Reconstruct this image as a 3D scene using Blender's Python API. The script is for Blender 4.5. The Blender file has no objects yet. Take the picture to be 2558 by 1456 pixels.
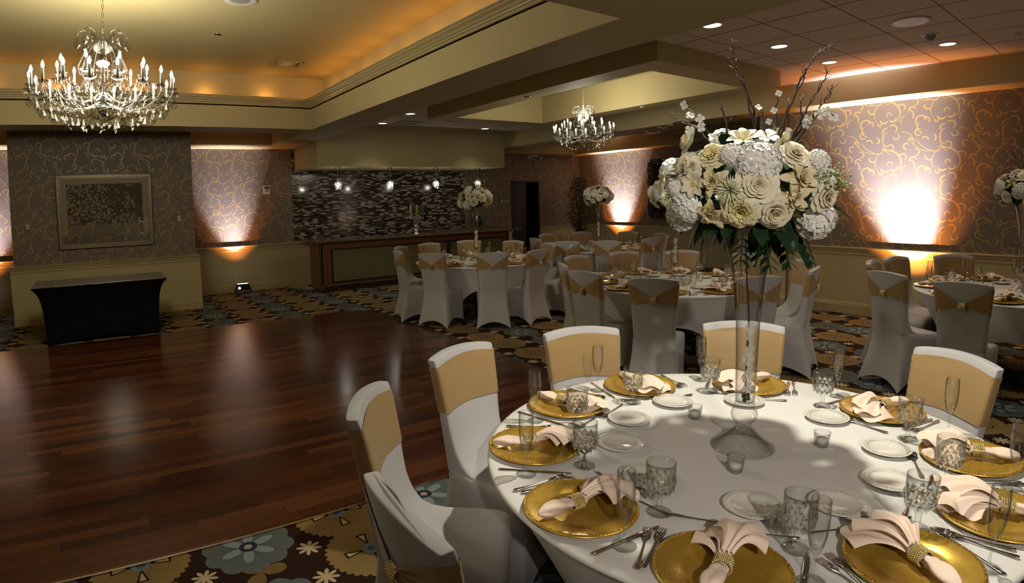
import bpy, math, random
from math import sin, cos, pi, radians, hypot, atan2, sqrt, floor, exp
from mathutils import Vector, Matrix, Quaternion
SC = bpy.context.scene
COL = SC.collection
# ------------------------------------------------------------------ camera (wide lens with the barrel distortion of the photograph)
H = 1.6557
cd = bpy.data.cameras.new('camera'); cam = bpy.data.objects.new('camera', cd); COL.objects.link(cam)
RT = Vector((0.8512507, -0.5239089, -0.0298605)); DN = Vector((-0.0600944, -0.0407968, -0.9973587)); FW = Vector((0.5213069, 0.8507967, -0.0662123))
mw = Matrix((RT, -DN, -FW)).transposed().to_4x4(); mw.translation = Vector((0, 0, H)); cam.matrix_world = mw
cd.type = 'PANO'; cd.panorama_type = 'FISHEYE_LENS_POLYNOMIAL'
cd.sensor_fit = 'HORIZONTAL'; cd.sensor_width = 36; cd.sensor_height = 36 * 1456 / 2558
cd.fisheye_polynomial_k0 = 0; cd.fisheye_polynomial_k1 = -0.04996143547; cd.fisheye_polynomial_k2 = 0.00011171217805
cd.fisheye_polynomial_k3 = 1.8856386e-05; cd.fisheye_polynomial_k4 = -3.5193320e-07
cd.shift_x = (1279 - 1097.56) / 2558; cd.shift_y = -(728 - 597.21) / 1456
cd.clip_start = 0.05; cd.clip_end = 60
SC.camera = cam
# ------------------------------------------------------------------ world, exposure
w = bpy.data.worlds.new('dim_surround'); SC.world = w; w.use_nodes = True
w.node_tree.nodes['Background'].inputs[0].default_value = (0.30, 0.24, 0.17, 1); w.node_tree.nodes['Background'].inputs[1].default_value = 0.05
vs = SC.view_settings; vs.view_transform = 'Standard'; vs.look = 'None'; vs.gamma = 1; vs.use_curve_mapping = False; vs.exposure = 0.0
cy = SC.cycles
cy.max_bounces = 9; cy.diffuse_bounces = 3; cy.glossy_bounces = 3; cy.transmission_bounces = 7; cy.transparent_max_bounces = 24
cy.sample_clamp_indirect = 3.0; cy.sample_clamp_direct = 0; cy.caustics_reflective = False; cy.caustics_refractive = False; cy.use_denoising = True
cy.use_light_tree = True

def lamp(kind, name, loc, energy, color, **k):
    d = bpy.data.lights.new(name, kind); d.energy = energy; d.color = color
    o = bpy.data.objects.new(name, d); o.location = loc; COL.objects.link(o)
    tgt = k.pop('to', None)
    for a, b in k.items(): setattr(d, a, b)
    if tgt is not None:
        o.rotation_euler = (Vector(tgt) - Vector(loc)).to_track_quat('-Z', 'Y').to_euler()
    return o
WARM = (1.0, 0.80, 0.50); COOL = (0.82, 0.84, 1.0); AMBER = (1.0, 0.34, 0.08); NEUT = (1.0, 0.90, 0.70)
# chandeliers
CH1 = (0.045, 5.50); CH2 = (5.78, 5.59)
lamp('POINT', 'chandelier_glow', (CH1[0], CH1[1], 2.84), 150, (1, .92, .70), shadow_soft_size=0.30)
lamp('POINT', 'chandelier_glow', (CH2[0], CH2[1], 2.80), 46, (1, .92, .70), shadow_soft_size=0.18)
# bar pendants
for x in (4.14, 5.26, 6.35, 7.44):
    lamp('POINT', 'pendant_glow', (x, 10.43, 2.02), 7, (1, .94, .84), shadow_soft_size=0.035)
# recessed downlights (the lamps in the housings)
DL = [(4.71, 9.57), (4.65, 8.39), (7.06, 9.59), (4.59, 2.86), (5.81, 2.87), (6.99, 2.86), (7.04, 1.65)]
for x, y in DL:
    lamp('SPOT', 'downlight_or_fill_beam', (x, y, 3.10), 22, NEUT, spot_size=radians(105), spot_blend=0.8, shadow_soft_size=0.05, to=(x, y, 0))
for x, y in ((4.59, 1.65), (5.81, 0.43), (4.59, 0.43)):
    lamp('SPOT', 'downlight_or_fill_beam', (x, y, 3.10), 26, NEUT, spot_size=radians(105), spot_blend=0.8, shadow_soft_size=0.05, to=(x, y, 0))
# downlights in the dropped soffit above the near table and behind the camera, plus an added bouquet fill
lamp('SPOT', 'downlight_or_fill_beam', (2.18, 1.12, 2.795), 175, (1, .95, .78), spot_size=radians(112), spot_blend=0.7, shadow_soft_size=0.035, to=(2.1, 1.1, 0))
lamp('SPOT', 'downlight_or_fill_beam', (-0.75, -1.75, 2.795), 430, (1, .91, .80), spot_size=radians(36), spot_blend=0.5, shadow_soft_size=0.05, to=(1.9, 1.0, 1.35))  # added unseen fill spot, tilted to brighten the front of the near bouquet
lamp('SPOT', 'downlight_or_fill_beam', (-0.9, -0.9, 2.795), 22, (1, .84, .74), spot_size=radians(140), spot_blend=0.7, shadow_soft_size=0.06, to=(-.6, -.3, 0))
lamp('SPOT', 'downlight_or_fill_beam', (-0.2, 1.3, 2.795), 10, (1, .84, .66), spot_size=radians(130), spot_blend=0.7, shadow_soft_size=0.06, to=(-0.2, 1.4, 0))
# wall uplights: cool white core with an amber rim
def uplight(x, y, z, wx, wy, e=1.0):
    # (x, y) fixture, (wx, wy) point on the wall it grazes
    lamp('SPOT', 'uplight_white', (x, y, z), 950 * e, COOL, spot_size=radians(48), spot_blend=1.0, shadow_soft_size=0.03, to=(wx, wy, 1.9))
    lamp('SPOT', 'uplight_amber', (x, y, z), 160 * e, AMBER, spot_size=radians(78), spot_blend=1.0, shadow_soft_size=0.03, to=(wx, wy, 2.3))
uplight(2.42, 11.10, 0.22, 2.25, 11.50, .75)
uplight(-1.95, 11.10, 0.22, -1.85, 11.50, .75)
uplight(8.02, 2.28, 0.22, 8.476, 2.60, 2.6)
uplight(11.22, 10.05, 0.22, 11.7, 10.05, 1.7)
# cove lamps in the raised tray, behind the crown moulding
for x in (-2.3, -1.4, -0.5, 0.5, 1.45, 2.35):
    lamp('POINT', 'cove_lamp', (x, 8.66, 3.32), 1.5, (1, .47, .10), shadow_soft_size=0.03)
for y in (2.9, 3.5, 4.1, 4.7, 5.3, 5.9, 6.5, 7.1, 7.7, 8.3):
    lamp('POINT', 'cove_lamp', (3.12, y, 3.32), 1.7, (1, .45, .09), shadow_soft_size=0.03)

# ------------------------------------------------------------------ node helpers
class NT:
    def __init__(s, name):
        s.m = bpy.data.materials.new(name); s.m.use_nodes = True; s.t = s.m.node_tree
        s.b = s.t.nodes['Principled BSDF']; s.out = s.t.nodes['Material Output']
    def n(s, ty, **k):
        x = s.t.nodes.new(ty)
        for a, b in k.items(): setattr(x, a, b)
        return x
    def put(s, sock, v):
        if isinstance(v, bpy.types.NodeSocket): s.t.links.new(v, sock)
        elif v is not None: sock.default_value = v
    def f(s, op, a, b=None, c=None):
        x = s.n('ShaderNodeMath', operation=op)
        s.put(x.inputs[0], a); s.put(x.inputs[1], b); s.put(x.inputs[2], c)
        return x.outputs[0]
    def v(s, op, a, b=None, c=None, sc=None):
        x = s.n('ShaderNodeVectorMath', operation=op)
        s.put(x.inputs[0], a); s.put(x.inputs[1], b); s.put(x.inputs[2], c)
        if sc is not None: s.put(x.inputs['Scale'], sc)
        return x.outputs['Value'] if op in ('LENGTH', 'DOT_PRODUCT', 'DISTANCE') else x.outputs['Vector']
    def mix(s, fac, a, b):
        x = s.n('ShaderNodeMix', data_type='RGBA')
        s.put(x.inputs[0], fac); s.put(x.inputs[6], a if isinstance(a, bpy.types.NodeSocket) else (*a, 1)); s.put(x.inputs[7], b if isinstance(b, bpy.types.NodeSocket) else (*b, 1))
        return x.outputs[2]
    def sep(s, v):
        x = s.n('ShaderNodeSeparateXYZ'); s.put(x.inputs[0], v); return x.outputs
    def comb(s, a, b, c=0.0):
        x = s.n('ShaderNodeCombineXYZ'); s.put(x.inputs[0], a); s.put(x.inputs[1], b); s.put(x.inputs[2], c); return x.outputs[0]
    def set(s, **k):
        for a, b in k.items():
            nm = {'color': 'Base Color', 'rough': 'Roughness', 'metal': 'Metallic', 'spec': 'Specular IOR Level', 'coat': 'Coat Weight', 'coatr': 'Coat Roughness',
                  'em': 'Emission Color', 'es': 'Emission Strength', 'trans': 'Transmission Weight', 'ior': 'IOR', 'sheen': 'Sheen Weight', 'sss': 'Subsurface Weight', 'normal': 'Normal', 'aniso': 'Anisotropic'}[a]
            if a in ('color', 'em') and not isinstance(b, bpy.types.NodeSocket): b = (*b[:3], 1)
            s.put(s.b.inputs[nm], b)
        return s
    def noise(s, vec, scale, detail=2, rough=.5):
        x = s.n('ShaderNodeTexNoise'); s.put(x.inputs['Vector'], vec); x.inputs['Scale'].default_value = scale; x.inputs['Detail'].default_value = detail; x.inputs['Roughness'].default_value = rough
        return x.outputs['Fac']
    def white(s, vec):
        x = s.n('ShaderNodeTexWhiteNoise', noise_dimensions='3D'); s.put(x.inputs['Vector'], vec); return x.outputs['Value']
    def pos(s): return s.n('ShaderNodeNewGeometry').outputs['Position']
    def obj(s): return s.n('ShaderNodeTexCoord').outputs['Object']
    def uv(s): return s.n('ShaderNodeTexCoord').outputs['UV']
    def bump(s, h, strength=.3, dist=.01):
        x = s.n('ShaderNodeBump'); s.put(x.inputs['Height'], h); x.inputs['Strength'].default_value = strength; x.inputs['Distance'].default_value = dist
        s.t.links.new(x.outputs[0], s.b.inputs['Normal']); return x
    def ramp(s, fac, pts, interp='LINEAR'):
        x = s.n('ShaderNodeValToRGB'); cr = x.color_ramp; cr.interpolation = interp
        while len(cr.elements) < len(pts): cr.elements.new(.5)
        for e, (p, c) in zip(cr.elements, pts): e.position = p; e.color = (*c, 1)
        s.put(x.inputs[0], fac); return x.outputs[0]

def plain(name, color, rough=.5, metal=0., spec=.5, vary=.06, nscale=9, bump=0, bscale=200, **k):
    t = NT(name); n = t.noise(t.obj(), nscale)
    c2 = tuple(max(0, c * (1 - vary * 2)) for c in color); c1 = tuple(min(1, c * (1 + vary)) for c in color)
    t.set(color=t.mix(n, c2, c1), rough=rough, metal=metal, spec=spec, **k)
    if bump: t.bump(t.noise(t.obj(), bscale, 3), bump, .002)
    return t.m
M = {}
M['paint'] = plain('beige_paint', (.50, .41, .22), .55, bump=.05, bscale=120, nscale=1.2)
M['ceilpaint'] = plain('cream_ceiling_paint', (.50, .42, .225), .7, nscale=1.2, bump=.04)
M['trim'] = plain('satin_trim_paint', (.47, .385, .205), .28, spec=.6, nscale=2)
M['white_fabric'] = plain('white_stretch_fabric', (.46, .445, .45), .62, spec=.3, vary=.02, bump=.05, bscale=900, sheen=.15)
M['cloth'] = plain('white_tablecloth_fabric', (.72, .70, .68), .6, spec=.25, vary=.015, bump=.06, bscale=700)
M['gold_fabric'] = plain('gold_stretch_band', (.36, .23, .095), .42, spec=.45, vary=.05, bump=.05, bscale=600, sheen=.2)
M['napkin'] = plain('blush_napkin_cloth', (.86, .68, .56), .7, spec=.2, vary=.02, bump=.06, bscale=800, sheen=.1)
M['rhinestone'] = plain('gold_rhinestones', (.88, .68, .33), .28, .75, vary=.2, nscale=300)
M['steel'] = plain('stainless_steel', (.62, .60, .58), .14, 1.0, vary=.03)
M['chrome'] = plain('polished_chrome', (.75, .75, .76), .08, 1.0, vary=.02)
M['brass'] = plain('aged_brass', (.45, .33, .16), .3, 1.0)
M['ceramic'] = plain('white_china', (.74, .71, .66), .12, spec=.6, vary=.01, coat=.4)
M['wax'] = plain('white_wax', (.80, .78, .74), .5, vary=.02, sss=.1)
M['black_fabric'] = plain('black_stretch_fabric', (.004, .004, .005), .8, spec=.15, vary=.1)
M['black_metal'] = plain('black_powder_coat', (.012, .012, .013), .35, spec=.5)
M['plastic_white'] = plain('white_plastic', (.62, .60, .56), .4)
M['plastic_grey'] = plain('grey_plastic', (.30, .29, .28), .4)
M['pewter'] = plain('pewter_frame', (.10, .085, .10), .3, .7)
M['stem'] = plain('bark_brown', (.045, .022, .014), .7, vary=.3, nscale=60)
M['leaf'] = plain('dark_green_leaf', (.018, .050, .018), .42, vary=.4, nscale=30, spec=.4)
M['ficus'] = plain('ficus_leaf', (.035, .045, .015), .5, vary=.5, nscale=14)
M['sprig'] = plain('pale_green_sprig', (.42, .47, .22), .6, vary=.2, nscale=60)
M['door_dark'] = plain('dark_door_wood', (.010, .006, .005), .4, vary=.3)
M['screw'] = M['steel']
def petal(name, c_in, c_out, rad):
    # petals are deeper in colour at their heart (the flower's own colouring)
    t = NT(name); r = t.v('LENGTH', t.obj()); k = t.f('MINIMUM', t.f('DIVIDE', r, rad), 1.0)
    n = t.noise(t.obj(), 60)
    t.set(color=t.mix(t.f('MULTIPLY', k, t.f('ADD', .8, t.f('MULTIPLY', n, .3))), c_in, c_out), rough=.6, spec=.2, sheen=.1); return t.m
M['rose'] = petal('cream_rose_petals', (.80, .66, .26), (.84, .79, .64), .8)
M['peony'] = petal('yellow_peony_petals', (.78, .62, .12), (.84, .80, .55), .9)
M['open'] = petal('ivory_open_petals', (.72, .58, .26), (.80, .72, .50), .9)
M['hyd'] = petal('white_hydrangea_petals', (.84, .82, .70), (.88, .85, .82), 1.0)
M['mum'] = petal('pale_mum_petals', (.75, .76, .40), (.84, .84, .66), 1.0)
def glow(name, c, s):
    t = NT(name); t.set(color=(.8, .8, .8), em=c, es=s); return t.m
M['bulb'] = glow('lit_candle_bulb', (1, .93, .80), 22)
M['disc'] = glow('lit_downlight_lens', (1, .96, .82), 2.4)
M['ledwhite'] = glow('lit_led_display', (.75, .85, 1), 3)
# clear glass: mostly see-through, brighter and darker at grazing angles
def glass(name, tint=(.985, .99, .985), edge=(.50, .54, .52), base=.035, rough=.01, pw=3.2):
    t = NT(name)
    lw = t.n('ShaderNodeLayerWeight'); lw.inputs[0].default_value = .32
    fc = lw.outputs['Facing']
    tr = t.n('ShaderNodeBsdfTransparent'); gl = t.n('ShaderNodeBsdfGlossy'); gl.inputs['Roughness'].default_value = rough
    gl.inputs['Color'].default_value = (1, 1, 1, 1)
    t.put(tr.inputs[0], t.mix(t.f('POWER', fc, pw), tint, edge))
    mx = t.n('ShaderNodeMixShader'); t.put(mx.inputs[0], t.f('ADD', base, t.f('MULTIPLY', t.f('POWER', fc, 3.0), .55)))
    t.t.links.new(tr.outputs[0], mx.inputs[1]); t.t.links.new(gl.outputs[0], mx.inputs[2])
    res = mx.outputs[0]
    t.t.links.new(res, t.out.inputs[0]); t.t.nodes.remove(t.b); return t.m
def rglass(name, tint, k, ior=1.45):
    # solid refractive glass, part of the light passing straight through
    t = NT(name); g = t.n('ShaderNodeBsdfGlass'); g.inputs['Roughness'].default_value = 0; g.inputs['IOR'].default_value = ior; g.inputs['Color'].default_value = (*tint, 1)
    tr = t.n('ShaderNodeBsdfTransparent'); tr.inputs[0].default_value = (*tint, 1)
    mx = t.n('ShaderNodeMixShader'); mx.inputs[0].default_value = k; t.t.links.new(tr.outputs[0], mx.inputs[1]); t.t.links.new(g.outputs[0], mx.inputs[2])
    t.t.links.new(mx.outputs[0], t.out.inputs[0]); t.t.nodes.remove(t.b); return t.m
M['glass'] = glass('clear_glass', (.992, .996, .992), (.22, .25, .23), .07, .01, 1.5)
M['pane'] = glass('picture_pane', base=.08)
M['cutglass'] = glass('cut_glass', (.985, .992, .988), (.26, .30, .28), .06, .015, 1.7)
M['facet'] = rglass('faceted_cut_glass', (.985, .99, .987), .85, 1.5)
M['vaseglass'] = glass('clear_vase_glass', (.99, .99, .988), (.20, .20, .20), .07, .01, 1.6)
M['crystal'] = glass('cut_crystal', (.90, .90, .89), (.20, .19, .18), .035, .02, 1.6)
M['crystalbright'] = glass('pendant_crystal', (.92, .92, .91), (.3, .3, .28), .30, .06, 1.7)
M['crystalarm'] = glass('crystal_arm_glass', (.88, .87, .84), (.22, .21, .19), .035, .05, 1.6)
M['tealglass'] = plain('teal_glass', (.015, .05, .06), .08, spec=.8, vary=.4, nscale=20)
# gold charger lacquer
def m_gold():
    t = NT('gold_leaf_lacquer'); p = t.obj(); n1 = t.noise(t.v('MULTIPLY', p, (150, 30, 60)), 1.0, 4, .7)
    n2 = t.noise(t.v('MULTIPLY', p, (14, 90, 30)), 1.0, 3)
    t.set(color=t.ramp(t.f('ADD', t.f('MULTIPLY', n1, .5), t.f('MULTIPLY', n2, .5)), [(.25, (.56, .335, .045)), (.7, (.70, .44, .07))]), metal=.6, rough=t.f('ADD', .20, t.f('MULTIPLY', n1, .18)), coat=.3)
    t.bump(n2, .08, .002); return t.m
M['gold'] = m_gold()
M['goldbead'] = plain('gold_beading', (.72, .50, .12), .18, 1.0)

# wallpaper: taupe ground with gold scrollwork, one repeat .685 x .628 m
def m_wallpaper():
    t = NT('scroll_wallpaper'); uv = t.uv(); PX, PY = .685, .6275
    S = PX / 485.0
    masks = []
    def arc(cx, cy, r, mid, half, w):      # crop pixels of one traced repeat, y down; angles in degrees, counter-clockwise
        c = ((cx - 820) * S, (700 - cy) * S, 0)
        d = t.v('WRAP', t.v('SUBTRACT', uv, c), (PX / 2, PY / 2, 1), (-PX / 2, -PY / 2, -1))
        L = t.v('LENGTH', d); a = radians(mid)
        dist = t.f('ABSOLUTE', t.f('SUBTRACT', L, r * S))
        dt = t.f('DIVIDE', t.v('DOT_PRODUCT', d, (cos(a), sin(a), 0)), L)
        # taper towards the two ends of the arc
        ch = cos(radians(half)); k = t.f('MULTIPLY', t.f('SUBTRACT', dt, ch), 1 / (1 - ch) * 2.2)
        k = t.f('MINIMUM', t.f('MAXIMUM', k, 0), 1)
        masks.append(t.f('LESS_THAN', dist, t.f('MULTIPLY', k, w * S * .66)))
    for a in [(815, 608, 116, 85, 140, 5), (815, 608, 108, 160, 70, 4), (690, 430, 95, 140, 62, 5), (790, 395, 75, 0, 80, 5), (735, 420, 125, -15, 50, 4),
              (1010, 250, 48, 60, 120, 9), (985, 300, 60, -20, 60, 7), (965, 245, 24, 120, 150, 8), (770, 300, 34, 140, 120, 8), (742, 372, 26, 250, 130, 8), (820, 330, 40, 40, 60, 9),
              (880, 330, 190, -60, 40, 5), (930, 320, 200, -55, 38, 4), (1035, 345, 30, 0, 140, 8), (985, 420, 30, 110, 80, 9), (925, 400, 32, 180, 70, 9),
              (795, 470, 28, 160, 140, 8), (690, 560, 30, 120, 130, 8), (655, 465, 26, 20, 140, 8), (615, 420, 24, 90, 100, 9), (575, 520, 26, 170, 130, 7), (600, 590, 30, 70, 110, 8),
              (660, 640, 70, 165, 40, 8), (640, 690, 60, 30, 45, 6), (800, 620, 22, 80, 130, 7), (770, 650, 30, 250, 90, 10), (845, 655, 34, 280, 80, 10), (950, 560, 34, 300, 80, 9),
              (885, 695, 16, 270, 150, 8), (855, 540, 60, 100, 30, 8)]:
        arc(*a)
    m = masks[0]
    for k in masks[1:]: m = t.f('MAXIMUM', m, k)
    weave = t.noise(t.v('MULTIPLY', uv, (260, 60, 1)), 1.0, 2)
    ground = t.mix(weave, (.150, .118, .098), (.195, .158, .132))
    t.set(color=t.mix(m, ground, (.40, .27, .105)), rough=t.f('SUBTRACT', .62, t.f('MULTIPLY', m, .22)), spec=.35)
    return t.m
M['wallpaper'] = m_wallpaper()

# carpet: dark brown with big tan and slate-blue blooms and little star flowers
def m_carpet():
    t = NT('floral_carpet'); p = t.pos(); PX, PY = 1.00, .92
    col = t.mix(t.noise(p, 200), (.018, .008, .005), (.030, .014, .008))
    def loc(c):
        d = t.v('WRAP', t.v('SUBTRACT', p, (c[0], c[1], 0)), (PX / 2, PY / 2, 50), (-PX / 2, -PY / 2, -50))
        d = t.v('MULTIPLY', d, (1, 1, 0)); r = t.v('LENGTH', d); x = t.sep(d)
        return r, t.f('ARCTAN2', x[1], x[0])
    fib = t.noise(p, 90, 3)
    def bloom(c, R, n, ser, c1, c2, cin, kind):
        nonlocal col
        r, a = loc(c)
        s = t.f('ABSOLUTE', t.f('SINE', t.f('MULTIPLY', a, n / 2)))
        edge = t.f('MULTIPLY', R, t.f('ADD', 1 - ser, t.f('MULTIPLY', s, ser)))
        inside = t.f('LESS_THAN', r, edge)
        body = t.mix(t.f('MULTIPLY', fib, t.f('DIVIDE', r, R)), c1, c2)
        q = 10 if kind == 't' else n
        s2 = t.f('ABSOLUTE', t.f('SINE', t.f('MULTIPLY', a, q / 2)))
        vein = t.f('LESS_THAN', t.f('MULTIPLY', s2, r), .0045)
        body = t.mix(vein, body, c1 if kind == 't' else (.03, .06, .09))
        if kind == 't':      # four tulip shapes around a spiral eye
            s3 = t.f('COSINE', t.f('MULTIPLY', a, 4)); band = t.f('MULTIPLY', t.f('GREATER_THAN', r, R * .22), t.f('LESS_THAN', r, R * .55))
            tul = t.f('MULTIPLY', band, t.f('GREATER_THAN', s3, t.f('SUBTRACT', 1.12, t.f('MULTIPLY', r, 1.9))))
            tulo = t.f('MULTIPLY', t.f('MULTIPLY', t.f('GREATER_THAN', r, R * .19), t.f('LESS_THAN', r, R * .60)), t.f('GREATER_THAN', s3, t.f('SUBTRACT', .95, t.f('MULTIPLY', r, 2.2))))
            body = t.mix(tulo, body, (.02, .012, .008)); body = t.mix(tul, body, (.42, .30, .16))
        else:                # inner petals
            s3 = t.f('ABSOLUTE', t.f('SINE', t.f('ADD', t.f('MULTIPLY', a, 3), .6)))
            pet = t.f('LESS_THAN', r, t.f('MULTIPLY', R * .62, s3)); body = t.mix(pet, body, cin)
        body = t.mix(t.f('LESS_THAN', r, R * .20), body, (.02, .03, .05) if kind != 't' else (.13, .17, .20))
        body = t.mix(t.f('LESS_THAN', r, R * .09), body, (.32, .27, .20) if kind != 't' else (.05, .07, .09))
        col = t.mix(inside, col, body)
    T1, T2 = (.17, .11, .04), (.30, .20, .075); B1, B2 = (.075, .090, .088), (.135, .150, .142)
    def star(c, R):
        nonlocal col
        r, a = loc(c); s = t.f('ABSOLUTE', t.f('SINE', t.f('MULTIPLY', a, 4)))
        col = t.mix(t.f('LESS_THAN', r, t.f('MULTIPLY', R, t.f('ADD', .25, t.f('MULTIPLY', s, .75)))), col, (.46, .36, .21))
    def leafy(c, R, colr):
        nonlocal col
        r, a = loc(c); s = t.f('ABSOLUTE', t.f('COSINE', t.f('MULTIPLY', a, 1.5)))
        col = t.mix(t.f('LESS_THAN', r, t.f('MULTIPLY', R, s)), col, colr)
    leafy((.50, .10), .13, (.12, .09, .05)); leafy((.0, .33), .13, (.07, .10, .11)); leafy((.50, .62), .12, (.16, .10, .04)); leafy((.02, .78), .12, (.08, .11, .12))
    bloom((.00, .02), .235, 34, .07, T1, T2, None, 't'); bloom((.50, .32), .225, 12, .10, B1, B2, (.13, .09, .05), 'b')
    bloom((.50, .86), .225, 10, .12, B1, B2, (.20, .24, .25), 'b'); bloom((.02, .54), .225, 34, .07, T1, T2, None, 't')
    for c in ((.25, .17), (.75, .17), (.26, .70), (.76, .70), (.25, .43), (.75, .44)): star(c, .062)
    t.set(color=col, rough=.95, spec=.1); t.bump(t.noise(p, 400, 2), .25, .003); return t.m
M['carpet'] = m_carpet()

def m_wood():
    t = NT('cherry_dance_floor'); p = t.sep(t.pos()); W_, L_ = .083, 1.05
    row = t.f('FLOOR', t.f('DIVIDE', p[1], W_))
    off = t.white(t.comb(row, 3.1, 0))
    xx = t.f('ADD', t.f('DIVIDE', p[0], L_), t.f('MULTIPLY', off, 7.0)); colm = t.f('FLOOR', xx)
    rnd = t.white(t.comb(row, colm, 1.7))
    grain = t.noise(t.v('MULTIPLY', t.comb(p[0], p[1], rnd), (2.2, 46, 9)), 1.0, 5, .62)
    base = t.ramp(rnd, [(0, (.040, .011, .006)), (.35, (.075, .021, .009)), (.7, (.115, .035, .013)), (1, (.16, .055, .020))])
    c = t.mix(t.f('MULTIPLY', grain, .65), base, (.018, .006, .004))
    fy = t.f('FRACT', t.f('DIVIDE', p[1], W_)); fx = t.f('FRACT', xx)
    gap = t.f('MAXIMUM', t.f('LESS_THAN', fy, .03), t.f('LESS_THAN', fx, .003))
    t.set(color=t.mix(gap, c, (.010, .004, .003)), rough=t.f('ADD', .13, t.f('MULTIPLY', grain, .12)), spec=.22)
    wav = t.noise(t.v('MULTIPLY', t.comb(p[0], p[1], 0), (14, 60, 1)), 1.0, 3)
    t.bump(t.f('SUBTRACT', t.f('ADD', t.f('MULTIPLY', grain, .25), t.f('MULTIPLY', wav, .5)), t.f('MULTIPLY', gap, 1.0)), .16, .002); return t.m
M['wood'] = m_wood()

def m_mosaic():
    t = NT('glass_strip_mosaic'); u = t.sep(t.uv()); RH, BW = .0165, .115
    row = t.f('FLOOR', t.f('DIVIDE', u[1], RH)); off = t.white(t.comb(row, .3, 0))
    xx = t.f('ADD', t.f('DIVIDE', u[0], BW), t.f('MULTIPLY', off, 5)); cm = t.f('FLOOR', xx)
    # join neighbouring rows at random so some strips look thicker
    r2 = t.f('FLOOR', t.f('DIVIDE', u[1], RH * 2)); x2 = t.f('FLOOR', t.f('ADD', t.f('DIVIDE', u[0], BW * .9), t.f('MULTIPLY', t.white(t.comb(r2, 8.8, 0)), 5)))
    a = t.white(t.comb(row, cm, 0)); b = t.white(t.comb(r2, x2, 5.5))
    rnd = t.f('MAXIMUM', a, t.f('MULTIPLY', b, .0)); 
    pick = t.f('GREATER_THAN', b, .84)
    tones = t.ramp(a, [(0, (.016, .007, .005)), (.30, (.035, .016, .012)), (.52, (.075, .038, .024)), (.68, (.10, .058, .036)), (.80, (.30, .28, .235)), (.93, (.42, .41, .36))], 'CONSTANT')
    c = t.mix(pick, tones, (.36, .34, .29))
    g = t.f('MAXIMUM', t.f('LESS_THAN', t.f('FRACT', t.f('DIVIDE', u[1], RH)), .10), t.f('LESS_THAN', t.f('FRACT', xx), .02))
    t.set(color=t.mix(g, c, (.05, .035, .028)), rough=t.f('ADD', .12, t.f('MULTIPLY', g, .5)), spec=.6)
    t.bump(t.f('SUBTRACT', t.f('MULTIPLY', a, .6), g), .35, .002); return t.m
M['mosaic'] = m_mosaic()

def m_tiles():
    t = NT('ceiling_tiles'); p = t.sep(t.pos())
    gx = t.f('FRACT', t.f('DIVIDE', t.f('SUBTRACT', p[0], 4.9035 - 6.1), .61)); gy = t.f('FRACT', t.f('DIVIDE', t.f('SUBTRACT', p[1], 1.3349 - 6.1), .61))
    lx = t.f('MAXIMUM', t.f('LESS_THAN', gx, .016), t.f('GREATER_THAN', gx, .984)); ly = t.f('MAXIMUM', t.f('LESS_THAN', gy, .010), t.f('GREATER_THAN', gy, .990))
    g = t.f('MAXIMUM', lx, ly)
    t.set(color=t.mix(g, t.mix(t.noise(t.pos(), 60), (.66, .56, .48), (.72, .62, .54)), (.20, .15, .11)), rough=.85, spec=.1)
    t.bump(t.f('SUBTRACT', t.f('MULTIPLY', t.noise(t.pos(), 300), .3), g), .25, .003); return t.m
M['tiles'] = m_tiles()

def m_cherry(name='cherry_veneer', a=(.10, .030, .012), b=(.19, .068, .028)):
    t = NT(name); p = t.obj(); g = t.noise(t.v('MULTIPLY', p, (3, 3, 40)), 1.0, 4)
    t.set(color=t.mix(g, a, b), rough=.35, spec=.45, coat=.15); return t.m
M['cherry'] = m_cherry(); M['darkwood'] = m_cherry('dark_wood_edge', (.014, .006, .004), (.035, .014, .008))
def m_granite():
    t = NT('speckled_granite'); p = t.obj(); n = t.noise(p, 70, 4, .8)
    t.set(color=t.ramp(n, [(.35, (.02, .012, .008)), (.5, (.12, .08, .045)), (.62, (.28, .22, .14))]), rough=.15, spec=.6); return t.m
M['granite'] = m_granite()
def m_weave():
    t = NT('olive_wavy_panel'); p = t.sep(t.obj()); wv = t.f('SINE', t.f('ADD', t.f('MULTIPLY', p[2], 260), t.f('MULTIPLY', t.noise(t.v('MULTIPLY', t.obj(), (9, 1, 9)), 1.0, 2), 14)))
    t.set(color=t.mix(t.f('ADD', .5, t.f('MULTIPLY', wv, .4)), (.105, .085, .035), (.165, .135, .06)), rough=.5); t.bump(wv, .3, .003); return t.m
M['weave'] = m_weave()
def m_frame():
    t = NT('silver_gilt_moulding'); n = t.noise(t.v('MULTIPLY', t.obj(), (40, 40, 40)), 1.0, 4)
    t.set(color=t.mix(n, (.20, .15, .10), (.36, .28, .19)), rough=.4, metal=.35); return t.m
M['frame'] = m_frame()
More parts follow.
